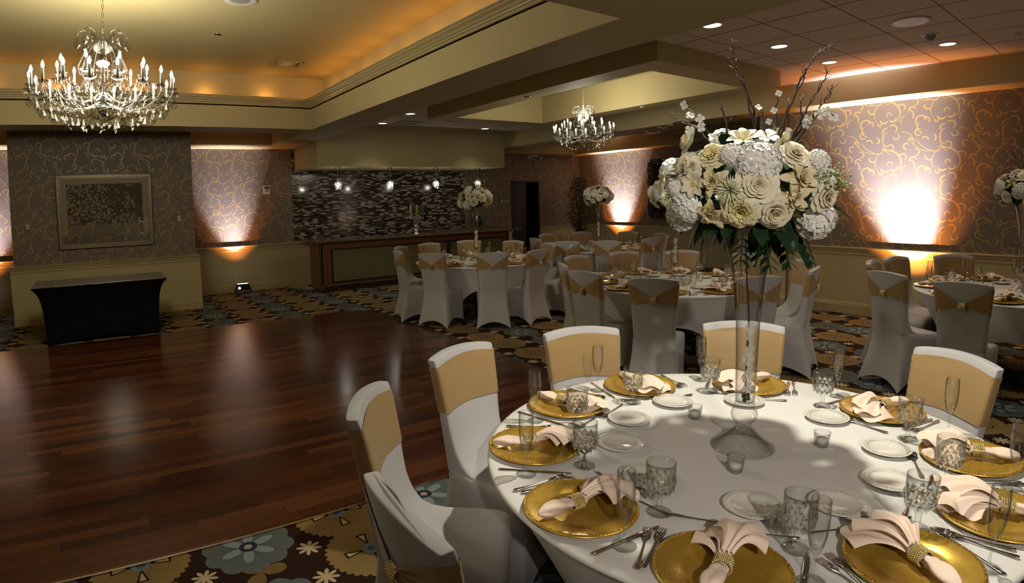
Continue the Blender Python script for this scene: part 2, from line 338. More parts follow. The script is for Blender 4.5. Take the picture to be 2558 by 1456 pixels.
def m_blossom():
    # picture: pale blossom clusters over a slate ground (the print itself)
    t = NT('blossom_print'); u = t.uv(); us = t.sep(u)
    v1 = t.n('ShaderNodeTexVoronoi'); t.put(v1.inputs['Vector'], u); v1.inputs['Scale'].default_value = 26
    big = t.noise(u, 3.2, 4, .6)
    dens = t.f('ADD', big, t.f('MULTIPLY', t.f('SUBTRACT', 1.0, us[0]), .22)); dens = t.f('SUBTRACT', dens, t.f('MULTIPLY', us[1], .14))
    fl = t.f('MULTIPLY', t.f('LESS_THAN', v1.outputs['Distance'], .46), t.f('GREATER_THAN', dens, .40))
    bg = t.mix(t.noise(u, 7, 3), (.030, .028, .034), (.085, .075, .075))
    tone = t.mix(t.n('ShaderNodeTexWhiteNoise').outputs[0], (.20, .15, .11), (.34, .27, .21))
    br = t.f('LESS_THAN', t.f('ABSOLUTE', t.f('SUBTRACT', t.noise(u, 9, 2), .5)), .02)
    c = t.mix(br, bg, (.05, .02, .015)); c = t.mix(fl, c, t.mix(t.noise(u, 60), (.17, .10, .07), (.62, .49, .38)))
    t.set(color=c, rough=.03, spec=.7, coat=.6, coatr=.01); return t.m
M['blossom'] = m_blossom()
M['mat'] = plain('cream_mat_board', (.34, .25, .165), .5, vary=.02)
M['woodprint'] = m_cherry('driftwood_top', (.10, .085, .075), (.30, .26, .23))
M['greystone'] = plain('grey_threshold_tile', (.36, .33, .29), .4)
M['orchid'] = plain('white_orchid_petals', (.85, .80, .78), .5, sss=.1)
M['darkmirror'] = plain('bronze_mirror', (.16, .12, .09), .08, 1.0)
# ------------------------------------------------------------------ mesh helpers
class MB:
    def __init__(s): s.v = []; s.f = []; s.sm = []; s.uv = {}
    def add(s, vs_, fs, smooth=True):
        o = len(s.v); s.v += [tuple(x) for x in vs_]; s.f += [tuple(i + o for i in f) for f in fs]; s.sm += [smooth] * len(fs); return s
    def box(s, x0, x1, y0, y1, z0, z1):
        return s.add([(x0, y0, z0), (x1, y0, z0), (x1, y1, z0), (x0, y1, z0), (x0, y0, z1), (x1, y0, z1), (x1, y1, z1), (x0, y1, z1)],
                     [(0, 3, 2, 1), (4, 5, 6, 7), (0, 1, 5, 4), (1, 2, 6, 5), (2, 3, 7, 6), (3, 0, 4, 7)], False)
    def lathe(s, prof, n=24, c=(0, 0, 0), rf=None, smooth=True, a0=0):
        vs_ = []; 
        for i, (r, z) in enumerate(prof):
            for k in range(n):
                a = a0 + 2 * pi * k / n; rr = r if rf is None else rf(i, a, r, z)
                vs_.append((c[0] + rr * cos(a), c[1] + rr * sin(a), c[2] + z))
        fs = []
        for i in range(len(prof) - 1):
            for k in range(n):
                k2 = (k + 1) % n; fs.append((i * n + k, i * n + k2, (i + 1) * n + k2, (i + 1) * n + k))
        return s.add(vs_, fs, smooth)
    def tube(s, path, r, n=8, cap=True, flat=1.0):
        P = [Vector(p) for p in path]; R = r if isinstance(r, (list, tuple)) else [r] * len(P)
        vs_ = []; up = Vector((0, 0, 1)); prev = None
        for i, p in enumerate(P):
            t = (P[min(i + 1, len(P) - 1)] - P[max(i - 1, 0)]).normalized()
            if prev is None: a = t.cross(up if abs(t.z) < .95 else Vector((1, 0, 0))).normalized()
            else: a = (prev - t * prev.dot(t)).normalized()
            prev = a; b = t.cross(a)
            for k in range(n):
                th = 2 * pi * k / n; vs_.append(p + (a * cos(th) + b * sin(th) * flat) * R[i])
        fs = [(i * n + k, i * n + (k + 1) % n, (i + 1) * n + (k + 1) % n, (i + 1) * n + k) for i in range(len(P) - 1) for k in range(n)]
        if cap: fs += [tuple(range(n))[::-1], tuple((len(P) - 1) * n + k for k in range(n))]
        return s.add(vs_, fs, True)
    def ball(s, c, r, n=8, m=6, sz=1.0):
        prof = [(max(1e-5, sin(pi * i / m)) * r, -cos(pi * i / m) * r * sz) for i in range(m + 1)]
        return s.lathe(prof, n, c)
    def gem(s, c, r, h, n=6, top=.35):      # faceted drop: point, widest at the lower third, point
        vs_ = [(c[0], c[1], c[2])] + [(c[0] + r * cos(2 * pi * k / n), c[1] + r * sin(2 * pi * k / n), c[2] - h * (1 - top)) for k in range(n)] + [(c[0], c[1], c[2] - h)]
        fs = [(0, 1 + k, 1 + (k + 1) % n) for k in range(n)] + [(n + 1, 1 + (k + 1) % n, 1 + k) for k in range(n)]
        return s.add(vs_, fs, False)
    def grid(s, fn, nu, nv, closeu=False, smooth=True):
        vs_ = [fn(i / nu, j / nv) for j in range(nv + 1) for i in range(nu + (0 if closeu else 1))]
        W = nu if closeu else nu + 1
        fs = [(j * W + i, j * W + (i + 1) % W, (j + 1) * W + (i + 1) % W, (j + 1) * W + i) for j in range(nv) for i in range(nu)]
        return s.add(vs_, fs, smooth)
    def prism(s, pts, z0, z1):
        n = len(pts); vs_ = [(x, y, z0) for x, y in pts] + [(x, y, z1) for x, y in pts]
        return s.add(vs_, [tuple(range(n))[::-1], tuple(range(n, 2 * n))] + [(k, (k + 1) % n, n + (k + 1) % n, n + k) for k in range(n)], False)
    def profile_x(s, prof, x0, x1):         # (y, z) outline extruded along x
        n = len(prof); vs_ = [(x0, y, z) for y, z in prof] + [(x1, y, z) for y, z in prof]
        return s.add(vs_, [tuple(range(n)), tuple(range(n, 2 * n))[::-1]] + [(k, n + k, n + (k + 1) % n, (k + 1) % n) for k in range(n)], False)
    def profile_y(s, prof, y0, y1):
        n = len(prof); vs_ = [(x, y0, z) for x, z in prof] + [(x, y1, z) for x, z in prof]
        return s.add(vs_, [tuple(range(n))[::-1], tuple(range(n, 2 * n))] + [(k, (k + 1) % n, n + (k + 1) % n, n + k) for k in range(n)], False)
    def mesh(s, name):
        me = bpy.data.meshes.new(name); me.from_pydata(s.v, [], s.f); me.polygons.foreach_set('use_smooth', s.sm)
        me.validate(); me.update(); return me
    def build(s, name, mat, parent=None, loc=None, rot=None, bevel=None, solid=None, sub=0):
        me = s.mesh(name); me.materials.append(mat); return link(name, me, parent, loc, rot, bevel, solid, sub)
def link(name, me, parent=None, loc=None, rot=None, bevel=None, solid=None, sub=0):
    o = bpy.data.objects.new(name, me); COL.objects.link(o); o.parent = parent
    if loc: o.location = loc
    if rot: o.rotation_euler = rot
    if solid:
        m = o.modifiers.new('solid', 'SOLIDIFY'); m.thickness = solid; m.offset = 0
    if bevel:
        m = o.modifiers.new('bevel', 'BEVEL'); m.width = bevel; m.segments = 2; m.limit_method = 'ANGLE'
    if sub:
        m = o.modifiers.new('sub', 'SUBSURF'); m.levels = sub; m.render_levels = sub
    return o
def tag(o, label, cat, group=None, kind=None):
    o['label'] = label; o['category'] = cat
    if group: o['group'] = group
    if kind: o['kind'] = kind
    return o
def empty(name, label, cat, loc=(0, 0, 0), rz=0, group=None):
    o = bpy.data.objects.new(name, None); COL.objects.link(o); o.location = loc; o.rotation_euler = (0, 0, rz); o.empty_display_size = .05
    return tag(o, label, cat, group)
KIDS = {}
def copy_tree(o, parent=None, cache=None):
    c = o.copy(); COL.objects.link(c); c.parent = parent
    kids = KIDS.get(o.name)
    if kids is None: kids = list(o.children); KIDS[o.name] = kids
    for ch in kids: copy_tree(ch, c)
    return c
def struct(name, mb, mat, bevel=None, uvax=None):
    o = mb.build(name, mat, bevel=bevel); o['kind'] = 'structure'
    if uvax: set_uv(o.data, uvax)
    return o
def set_uv(me, ax):
    lay = me.uv_layers.new(name='metres')
    for p in me.polygons:
        n = p.normal
        for li in p.loop_indices:
            v = me.vertices[me.loops[li].vertex_index].co
            lay.data[li].uv = ((v.x if abs(n.y) >= abs(n.x) else v.y), v.z)

# ------------------------------------------------------------------ the room
P1, P2, XR, XF, YR = 10.034, 11.539, 8.476, 11.713, 4.20
XL, YN = -4.6, -2.6
ZR, ZW, ZB, ZT = .90, 2.80, 2.81, 3.12
struct('floor', MB().box(XL, XF + .3, YN, P2 + .4, -.15, 0), M['carpet'])
# dance floor let into the carpet, thin metal edging
df = struct('floor_dance', MB().prism([(XL + .4, 2.80), (3.66, 2.80), (3.70, 7.95), (3.30, 8.27), (XL + .4, 8.27)], -.01, .004), M['wood'])
struct('trim_1', MB().box(XL + .4, 3.67, 2.785, 2.80, -.01, .006), M['steel'])
# walls
def wall(name, box, mat=None): return struct(name, MB().box(*box), mat or M['wallpaper'], uvax=1)
wall('wall_back', (XL, 3.565, P2, P2 + .12, 0, ZT + .2))
wall('wall_bar', (3.565, 7.82, P2, P2 + .12, 0, ZT + .2), M['mosaic'])
b = MB().box(7.82, 9.293, P2, P2 + .12, 0, ZT + .2).box(10.198, XF + .12, P2, P2 + .12, 0, ZT + .2).box(9.293, 10.198, P2, P2 + .12, 2.10, ZT + .2)
struct('wall_door', b, M['wallpaper'], uvax=1)
wall('wall_far_right', (XF, XF + .12, YR, P2, 0, ZT + .2))
wall('wall_right', (XR, XR + .12, YN, YR, 0, ZT + .2))
wall('wall_return', (XR, XF + .12, YR, YR + .12, 0, ZT + .2))
wall('wall_front', (XL, XR, YN - .12, YN, 0, ZT + .6), M['paint'])
wall('wall_left', (XL - .12, XL, YN, P2, 0, ZT + .7), M['paint'])
wall('wall_panel', (-1.31, 1.40, P1, P2, 0, 3.10))
# hall beyond the doorway
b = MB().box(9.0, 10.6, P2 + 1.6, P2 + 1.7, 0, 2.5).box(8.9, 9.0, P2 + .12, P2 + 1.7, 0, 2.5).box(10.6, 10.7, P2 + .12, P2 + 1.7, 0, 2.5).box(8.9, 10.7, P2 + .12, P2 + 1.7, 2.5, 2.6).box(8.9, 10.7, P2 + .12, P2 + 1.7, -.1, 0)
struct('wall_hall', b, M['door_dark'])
d = empty('door_1', 'dark wooden door standing in the doorway beside the corner tree', 'door', (9.31, P2 + .06, 0)); d['kind'] = 'structure'
MB().box(0, .50, 0, .04, .01, 2.08).build('door_leaf', M['door_dark'], d, bevel=.004)
MB().ball((.44, -.035, .98), .028, 10, 8).tube([(.44, 0, .98), (.44, -.03, .98)], .01).build('door_knob', M['brass'], d)
# door casing
struct('trim_2', MB().box(9.27, 9.31, P2 - .012, P2 + .13, 0, 2.12).box(10.18, 10.22, P2 - .012, P2 + .13, 0, 2.12).box(9.27, 10.22, P2 - .012, P2 + .13, 2.08, 2.12), M['door_dark'])
# wainscot (painted lower wall), chair rail, baseboard along each wall run
def run(a, b, nrm, tagname, k, bar=False):
    # a, b plan points; nrm outward normal into the room
    (ax, ay), (bx, by) = a, b; nx, ny = nrm
    rail = [(0, ZR - .105), (.012, ZR - .105), (.018, ZR - .09), (.018, ZR - .06), (.032, ZR - .045), (.032, ZR - .028), (.05, ZR - .015), (.055, ZR - .002), (.05, ZR + .004), (0, ZR + .008)]
    base = [(0, 0), (.022, 0), (.022, .118), (.016, .128), (.018, .138), (.012, .152), (0, .158)]
    pan = [(0, .10), (.006, .10), (.006, ZR - .08), (0, ZR - .08)]
    for nm, prof, mt in (('baseboard_%s' % tagname, base, M['trim']), ('trim_%d' % (k * 2 + 1), rail, M['trim']), ('trim_%d' % (k * 2 + 2), pan, M['paint'])):
        n = len(prof); vs_ = [(ax + nx * d, ay + ny * d, z) for d, z in prof] + [(bx + nx * d, by + ny * d, z) for d, z in prof]
        fs = [(i, (i + 1) % n, n + (i + 1) % n, n + i) for i in range(n)] + [tuple(range(n))[::-1], tuple(range(n, 2 * n))]
        o = MB().add(vs_, fs, False).build(nm, mt); o['kind'] = 'structure'
        bmf(o.data)
import bmesh
def bmf(me):
    bm = bmesh.new(); bm.from_mesh(me); bmesh.ops.recalc_face_normals(bm, faces=bm.faces); bm.to_mesh(me); bm.free()
k = 2
for (a, b_, n_, nm) in [((XL, P2), (-1.31, P2), (0, -1), 'back_left'), ((1.40, P2), (3.9, P2), (0, -1), 'back'), ((-1.37, P1), (1.46, P1), (0, -1), 'panel'),
                        ((-1.31, P1), (-1.31, P2), (-1, 0), 'panel_left'), ((1.40, P1), (1.40, P2), (1, 0), 'panel_right'),
                        ((10.22, P2), (XF, P2), (0, -1), 'door'), ((XF, YR), (XF, P2), (-1, 0), 'far_right'), ((XR, YN), (XR, YR - .1), (-1, 0), 'right'), ((XR - .06, YR - .1), (XR - .06, YR + .3), (-1, 0), 'pilaster')]:
    run(a, b_, n_, nm, k); k += 1
struct('wall_pilaster', MB().box(XR - .06, XR, YR - .1, YR + .3, 0, ZW), M['wallpaper'], uvax=1)
# ---- ceilings
b = MB()
# dropped slab (underside ZB) around the raised tray; tray hole x -3.6..2.964, y 2.511..8.48
TX0, TX1, TY0, TY1 = -3.6, 2.964, 2.511, 8.48
b.box(XL, 3.596, YN, TY0, ZB, ZT + .05).box(TX1, 3.596, TY0, P2, ZB, ZT + .05).box(XL, TX0, TY0, TY1, ZB, ZT + .05).box(XL, TX1, TY1, 9.057, ZB, ZT + .05)
struct('ceiling', b, M['ceilpaint'])
# behind it a shallow coffer, its fascia, and the strip of soffit over the wallpaper
b = MB().box(XL, TX1, 9.057, P2, 3.12, 3.2).box(XL, TX1, 10.75, P2, ZW, 3.12)
struct('ceiling_coffer', b, M['ceilpaint'])
# raised tray: faces, upper cove wall set back behind the crown, top ceiling
b = MB()
b.box(TX0 - .4, TX1 + .32, TY1 + .32, TY1 + .37, 3.17, 3.66).box(TX1 + .32, TX1 + .37, TY0 - .37, TY1 + .37, 3.17, 3.66).box(TX0 - .4, TX1 + .37, TY0 - .37, TY0 - .32, 3.17, 3.66).box(TX0 - .42, TX0 - .37, TY0 - .37, TY1 + .37, 3.17, 3.66)
b.box(TX0 - .42, TX1 + .37, TY0 - .37, TY1 + .37, 3.66, 3.72)
struct('ceiling_tray', b, M['ceilpaint'])
# crown moulding ring around the tray opening (mitred)
prof = [(0, 3.12), (.0, 3.135), (.018, 3.14), (.018, 3.158), (.034, 3.163), (.036, 3.178), (.052, 3.186), (.06, 3.202), (.085, 3.222), (.085, 3.238), (.10, 3.243), (.10, 3.256), (-.32, 3.256), (-.32, 3.235), (-.02, 3.235), (-.02, 3.12)]
b = MB(); n = len(prof); vs_ = []
for (sx, sy, x, y) in ((1, 1, TX0, TY0), (-1, 1, TX1, TY0), (-1, -1, TX1, TY1), (1, -1, TX0, TY1)):
    vs_ += [(x + sx * d, y + sy * d, z) for d, z in prof]
b.add(vs_, [(c * n + i, c * n + (i + 1) % n, ((c + 1) % 4) * n + (i + 1) % n, ((c + 1) % 4) * n + i) for c in range(4) for i in range(n)], False)
o = struct('trim_crown', b, M['trim']); bmf(o.data)
# tiled ceiling (hole for the small tray)
RX0, RX1, RY0, RY1 = 4.585, 6.985, 3.450, 7.730; IX0, IX1, IY0, IY1 = 4.92, 6.66, 3.79, 7.40
b = MB().box(3.596, IX0 - .05, YN, P2, ZT, ZT + .05).box(IX1 + .05, 8.0, YN, P2, ZT, ZT + .05).box(IX0 - .05, IX1 + .05, YN, IY0 - .05, ZT, ZT + .05).box(IX0 - .05, IX1 + .05, IY1 + .05, P2, ZT, ZT + .05)
struct('ceiling_tiled', b, M['tiles'])
b = MB().box(RX0, IX0, RY0, RY1, 2.93, ZT).box(IX1, RX1, RY0, RY1, 2.93, ZT).box(IX0, IX1, RY0, IY0, 2.93, ZT).box(IX0, IX1, IY1, RY1, 2.93, ZT)
b.box(IX0 - .05, IX0, IY0, IY1, ZT, 3.36).box(IX1, IX1 + .05, IY0, IY1, ZT, 3.36).box(IX0, IX1, IY0 - .05, IY0, ZT, 3.36).box(IX0, IX1, IY1, IY1 + .05, ZT, 3.36).box(IX0 - .05, IX1 + .05, IY0 - .05, IY1 + .05, 3.36, 3.42)
struct('ceiling_small_tray', b, M['ceilpaint'])
# long soffit down the right side, alcove ceiling, and the fascia before the far walls
b = MB().box(8.0, 8.72, YN, P2, ZW, ZT + .1).box(8.72, XF, YN, 5.0, ZW, ZT + .1).box(8.72, XF + .05, 5.0, P2, ZT + .06, ZT + .12)
b.box(11.22, XF, 5.0, P2, ZW, ZT + .1).box(8.72, 11.22, 11.2, P2, ZW, ZT + .1)
struct('ceiling_soffit', b, M['ceilpaint'])
# boxed soffit over the bar
struct('ceiling_bar', MB().box(3.64, 8.01, 10.179, P2, 2.368, ZT), M['ceilpaint'])
# threshold tile by the bar
struct('floor_threshold', MB().prism([(3.35, 11.48), (3.75, 11.48), (3.75, 10.75), (3.60, 10.72)], 0, .003), M['greystone'])

# ------------------------------------------------------------------ fixtures on ceilings
def downlight(x, y, label):
    o = empty('recessed_downlight', label, 'ceiling light', (x, y, ZT), 0, 'round recessed downlights in the ceilings')
    MB().lathe([(.075, -.0), (.082, -.006), (.098, -.004), (.10, 0)], 32).build('trim_ring', M['plastic_white'], o)
    MB().lathe([(.0001, -.002), (.05, -.003), (.0765, -.002)], 32).build('lens', M['disc'], o)
    return o
for (x, y), l in zip(DL, ['round downlight in tiled ceiling nearest the bar soffit corner', 'round downlight in tiled ceiling between the bar soffit and the small raised tray', 'round downlight over the bar end, right of the ceiling speaker',
                          'lit downlight beside the big beam, near corner of the small tray', 'middle of the three lit downlights in a row behind the tall branches', 'lit downlight furthest from the big beam, close to the right soffit', 'lit round downlight below the smoke detector at upper right']):
    downlight(x, y, l)
def speaker(x, y, z, r, label):
    o = empty('ceiling_speaker', label, 'ceiling speaker', (x, y, z))
    MB().lathe([(r * .62, -.004), (r * .95, -.012), (r, -.006), (r, 0)], 40).build('bezel', M['plastic_white'], o)
    MB().lathe([(.0001, -.006), (r * .62, -.005)], 40).build('grille', M['plastic_grey'], o)
speaker(5.84, 1.65, ZT, .165, 'big round white speaker in the tiled ceiling beside the smoke detector')
speaker(1.28, 5.62, 3.66, .16, 'round cream speaker in the raised ceiling at the top edge')
speaker(5.81, 8.98, ZT, .12, 'dim round speaker in tiled ceiling beyond the small tray')
o = empty('smoke_detector', 'small white smoke detector hanging from the tiled ceiling', 'smoke detector', (6.49, 1.67, ZT))
MB().lathe([(.001, -.008), (.055, -.01), (.075, -.004), (.078, 0)], 28).build('mounting_ring', M['plastic_white'], o)
MB().lathe([(.0001, -.062), (.022, -.062), (.03, -.052), (.03, -.04), (.046, -.032), (.05, -.01)], 24).build('sensor_body', M['plastic_grey'], o)
def cover(x, y, z, label, r=.035, m='plastic_white'):
    tag(MB().lathe([(.0001, -.012), (r * .85, -.010), (r, -.003), (r, 0)], 20).build('sprinkler_cover', M[m], loc=(x, y, z)), label, 'sprinkler')
cover(7.05, 1.03, ZT, 'flat sprinkler cover on the tiled ceiling at the right edge'); cover(1.29, 6.85, 3.66, 'small round cover plate on the raised ceiling above the dance floor', .045, 'brass')
cover(7.03, 8.95, ZT, 'tiny sprinkler cover between the bar downlight and the small tray', .035, 'plastic_grey')
cover(4.74, 5.53, 2.93, 'round cover plate under the left rim of the small tray', .04, 'plastic_grey'); cover(6.80, 5.4, 2.93, 'round cover plate under the right rim of the small tray', .04, 'plastic_white')
def vent(x, y, z, lx, ly, label, dark):
    o = empty('ceiling_vent', label, 'air vent', (x, y, z))
    MB().box(-lx, lx, -ly, -ly + .03, -.012, 0).box(-lx, lx, ly - .03, ly, -.012, 0).box(-lx, -lx + .03, -ly, ly, -.012, 0).box(lx - .03, lx, -ly, ly, -.012, 0).build('vent_frame', M['ceilpaint'] if not dark else M['plastic_grey'], o, bevel=.003)
    MB().box(-lx + .03, lx - .03, -ly + .03, ly - .03, -.003, 0).build('backing', M['black_metal'], o)
    b = MB(); nsl = int(2 * (lx - .04) / .045)
    for i in range(nsl):
        x0 = -lx + .045 + i * .045; b.add([(x0, -ly + .03, -.002), (x0 + .02, -ly + .03, -.014), (x0 + .02, ly - .03, -.014), (x0, ly - .03, -.002)], [(0, 1, 2, 3)], False)
    b.build('slats', M['plastic_grey'], o, solid=.003)
vent(2.44, 7.95, 3.66, .21, .15, 'cream air vent with dark slats in the raised tray ceiling', False)
vent(5.11, 9.35, ZT, .22, .22, 'dim square air diffuser in the tiled ceiling beyond the tray', True)
# ------------------------------------------------------------------ covered banquet chairs
def lerp(a, b, t): return a + (b - a) * t
def tab(T, z):
    if z <= T[0][0]: return T[0][1:]
    for p, q in zip(T, T[1:]):
        if z <= q[0]:
            t = (z - p[0]) / (q[0] - p[0]); return tuple(lerp(a, b, t) for a, b in zip(p[1:], q[1:]))
    return T[-1][1:]
# z, rear y, front y, rear half width, front half width, corner radius
CH = [(0, -.300, .235, .225, .215, .02), (.10, -.280, .230, .212, .212, .03), (.25, -.243, .232, .192, .212, .04), (.36, -.222, .238, .180, .215, .045), (.42, -.216, .238, .176, .216, .05),
      (.445, -.215, .228, .175, .212, .05), (.458, -.215, .200, .174, .20, .05), (.464, -.2155, .12, .174, .190, .05), (.468, -.216, .02, .173, .180, .04), (.478, -.217, -.05, .172, .175, .035), (.50, -.220, -.10, .172, .172, .03),
      (.54, -.226, -.135, .173, .172, .028), (.60, -.236, -.168, .176, .174, .025), (.70, -.254, -.196, .184, .182, .022), (.80, -.272, -.216, .193, .190, .022), (.90, -.290, -.236, .201, .198, .022), (.955, -.300, -.250, .206, .203, .016), (.975, -.303, -.258, .206, .202, .012)]
def ring_pt(s_, z):
    """point on the cover outline at height z; s_ 0..4: 0-1 rear (x from + to -), 1-2 left side, 2-3 front, 3-4 right side"""
    yr, yf, wr, wf, rad = tab(CH, z)
    k = int(s_) % 4; t = s_ - int(s_)
    cn = [(wr, yr), (-wr, yr), (-wf, yf), (wf, yf)]
    a = cn[k]; b_ = cn[(k + 1) % 4]; p = cn[(k - 1) % 4]; q = cn[(k + 2) % 4]
    L = hypot(b_[0] - a[0], b_[1] - a[1]); rr = min(rad, L * .45) / L
    if t < rr: u = t / rr; return rc(p, a, b_, rad, .5 + u / 2, z)
    if t > 1 - rr: u = (t - 1 + rr) / rr; return rc(a, b_, q, rad, u / 2, z)
    x, y = lerp(a[0], b_[0], t), lerp(a[1], b_[1], t)
    return x, y
def rc(p, c, q, rad, u, z):
    # quadratic corner
    def toward(c, p):
        L = hypot(p[0] - c[0], p[1] - c[1]); r = min(rad, L * .45); return (c[0] + (p[0] - c[0]) / L * r, c[1] + (p[1] - c[1]) / L * r)
    A = toward(c, p); B = toward(c, q)
    return tuple((1 - u) ** 2 * A[i] + 2 * u * (1 - u) * c[i] + u * u * B[i] for i in (0, 1))
def chair_pt(s_, z):
    x, y = ring_pt(s_, z)
    zz = z
    if z < .42:         # arched hem between the four feet
        t = s_ - int(s_); hem = .085 * (1 - (2 * t - 1) ** 2) ** .8 if 0 < t < 1 else 0
        zz = hem + z * (.42 - hem) / .42
        pull = .035 * (1 - (2 * t - 1) ** 2) * (1 - z / .42)      # fabric pulls in between the feet
        cx_, cy_ = 0, -.02; L = hypot(x - cx_, y - cy_); x += (cx_ - x) / L * pull; y += (cy_ - y) / L * pull
    if z > .5:
        k = min(1, (z - .5) / .25); wx = (x / .205) ** 2; y += .028 * wx * k          # wrap of the back
        if z > .9: zz = z + (.010 - .020 * wx) * (z - .9) / .075
    return x, y, zz
NS = 56
def chair_mesh():
    b = MB(); zs = [0, .012, .06, .13, .2, .28, .35, .40, .42, .435, .447, .456, .461, .465, .468, .472, .48, .49, .505, .525, .55, .58, .62, .67, .73, .79, .85, .9, .93, .95, .962, .970, .9735, .975]
    vs_ = [chair_pt(4 * i / NS, z) for z in zs for i in range(NS)]
    fs = [(j * NS + i, j * NS + (i + 1) % NS, (j + 1) * NS + (i + 1) % NS, (j + 1) * NS + i) for j in range(len(zs) - 1) for i in range(NS)]
    # closed top: pull the last ring inwards
    top = [chair_pt(4 * i / NS, .975) for i in range(NS)]; cyy = sum(p[1] for p in top) / NS
    o = len(vs_); vs_ += [(x * .985, cyy + (y - cyy) * .80, z + .0025) for x, y, z in top]
    fs += [(len(zs) * NS - NS + i, len(zs) * NS - NS + (i + 1) % NS, o + (i + 1) % NS, o + i) for i in range(NS)]
    half = NS // 8
    # cap by strips
    fs += [tuple(o + i for i in range(NS))]
    b.add(vs_, fs, True); me = b.mesh('chair_cover'); bmf(me); me.materials.append(M['white_fabric']); return me
def sash_mesh():
    b = MB(); NU, NV = 144, 12
    def zr(s_):
        # band edges; pinched at the knot in the middle of the back
        if s_ <= 1 or s_ >= 4: 
            d = abs(s_ - .5) * 2; d = min(1, d); kk = d ** .75
            return .796 - .058 * d ** 1.25, .824 + .119 * d ** 1.05, 1 - d
        return .738, .943, 0
    def fn(u, v):
        s_ = 4 * u; zl, zh, pin = zr(s_); z = lerp(zl, zh, v)
        if 2 <= s_ <= 3: z += .010 * sin(pi * (s_ - 2)) 
        x, y, zz = chair_pt(s_ % 4, z); off = .004 + (.0035 * sin(v * pi * 9) * min(1, pin * 1.6 + .10) if (s_ <= 1) else .0012 * sin(v * 40 + s_ * 9)) + (.010 * pin ** 4 if s_ <= 1 else 0)
        e = 1e-3; x2, y2 = ring_pt((s_ + e) % 4, z); x1, y1 = ring_pt((s_ - e) % 4, z); tx, ty = x2 - x1, y2 - y1; L = hypot(tx, ty) or 1
        nx, ny = -ty / L, tx / L
        if nx * x + ny * (y + .25) < 0: nx, ny = -nx, -ny
        return (x + nx * off, y + ny * off, zz)
    b.grid(fn, NU, NV, closeu=True); me = b.mesh('gold_band'); bmf(me); me.materials.append(M['gold_fabric']); return me
def buckle_mesh():
    b = MB()
    for i in range(5):
        for j in range(11):
            a = -pi * .5 + pi * j / 10; x = -.020 + i * .010
            y, z = -.014 * cos(a) , .026 * sin(a)
            b.ball((x, y, z), .0052, 6, 4)
    me = b.mesh('buckle'); me.materials.append(M['rhinestone']); return me
CME, SME, BME = chair_mesh(), sash_mesh(), buckle_mesh()
bx, by, bz = chair_pt(.5, .80)
T = {'near': (1.86, 1.03), 'middle': (5.03, 3.62), 'bar': (4.85, 6.88), 'corner': (7.55, 7.0), 'right': (6.55, .92)}
TN = {'near': 'near table', 'middle': 'middle table', 'bar': 'bar-side table', 'corner': 'far corner table', 'right': 'right edge table'}
HR = ['twelve', 'one', 'two', 'three', 'four', 'five', 'six', 'seven', 'eight', 'nine', 'ten', 'eleven']
def clock(t, x, y):
    cx, cy_ = T[t]; return ((atan2(cy_, cx) - atan2(y - cy_, x - cx)) / (pi / 6)) % 12
CHAIRS = {
 'bar': [(3.645, 7.131, -11.8), (4.022, 7.76, -52.2), (4.693, 8.017, -87.0), (5.478, 7.979, -127.1), (5.89, 7.267, -167.8), (5.034, 5.69, 98.7), (5.877, 6.389, 161.7), (5.80, 5.87, 132), (3.777, 6.397, 29.4), (4.345, 5.816, 54.7)],
 'middle': [(4.1, 4.33, -35.1), (3.79, 3.717, -0.9), (3.828, 2.963, 29.5), (4.506, 2.395, 60.5), (5.395, 2.327, 105.8), (5.929, 2.662, 137.4), (6.047, 4.253, -132.0), (5.492, 4.701, -108.5), (4.758, 4.789, -83.7), (6.215, 3.464, 176)],
 'corner': [(8.177, 8.034, -121.3), (8.70, 7.276, -165.5), (8.62, 6.45, 154.7), (6.249, 6.458, 30.7), (6.665, 5.998, 42), (7.514, 5.808, 83.7), (8.213, 6.0, 122.0), (7.345, 8.143, -83), (6.43, 7.436, -18.0)],
 'right': [(6.218, 2.166, -83.1), (6.75, 2.115, -103.2), (5.417, 1.771, -24.3), (5.147, 1.11, 3.4), (7.36, 1.70, -144.9), (5.42, .14, 32)],
 'near': [(.777, 1.835, -40.6), (1.415, 2.188, -74.5), (2.124, 2.107, -112.0), (2.846, 1.612, -146.7), (2.898, .61, 154.0), (.523, 1.097, -3.3)]}
used_labels = set()
def uniq(t, x, y, used):
    h = clock(t, x, y); k = round(h) % 12
    if k in used:
        for dlt in (1, -1, 2, -2):
            if (k + dlt) % 12 not in used: k = (k + dlt) % 12; break
    used.add(k); return HR[k]
first = None
for t, L in CHAIRS.items():
    used = set()
    # sort so clock words follow the true order
    for (x, y, a) in sorted(L, key=lambda c: clock(t, c[0], c[1])):
        f = radians(a); px, py = x + .285 * cos(f), y + .285 * sin(f)
        rz = f - pi / 2; hr = uniq(t, x, y, used)
        seen = 'front' if (cos(f) * x + sin(f) * y) < 0 else 'back'
        lab = 'white covered chair at %s o\'clock of %s, %s' % (hr, TN[t], 'gold knotted back seen' if seen == 'back' else 'smooth gold band seen')
        if first is None:
            o = empty('banquet_chair', lab, 'chair'); link('chair_cover', CME, o); g = link('gold_band', SME, o)
            link('buckle', BME, g, (bx, by - .012, bz))
            lg = MB()
            for sx, sy in ((-.205, -.278), (.205, -.278), (-.195, .215), (.195, .215)):
                m_ = MB().tube([(sx, sy, 0), (sx * .74, sy * .68 if sy < 0 else sy * .82, .40)], .009, 8).build('leg', M['black_metal'], o)
            first = o
        else: o = copy_tree(first)
        o.location = (px, py, 0); o.rotation_euler = (0, 0, rz); o['label'] = lab; o['group'] = 'white covered chairs around the ' + TN[t]
# nudge the near-left chair, seen from behind, is among them

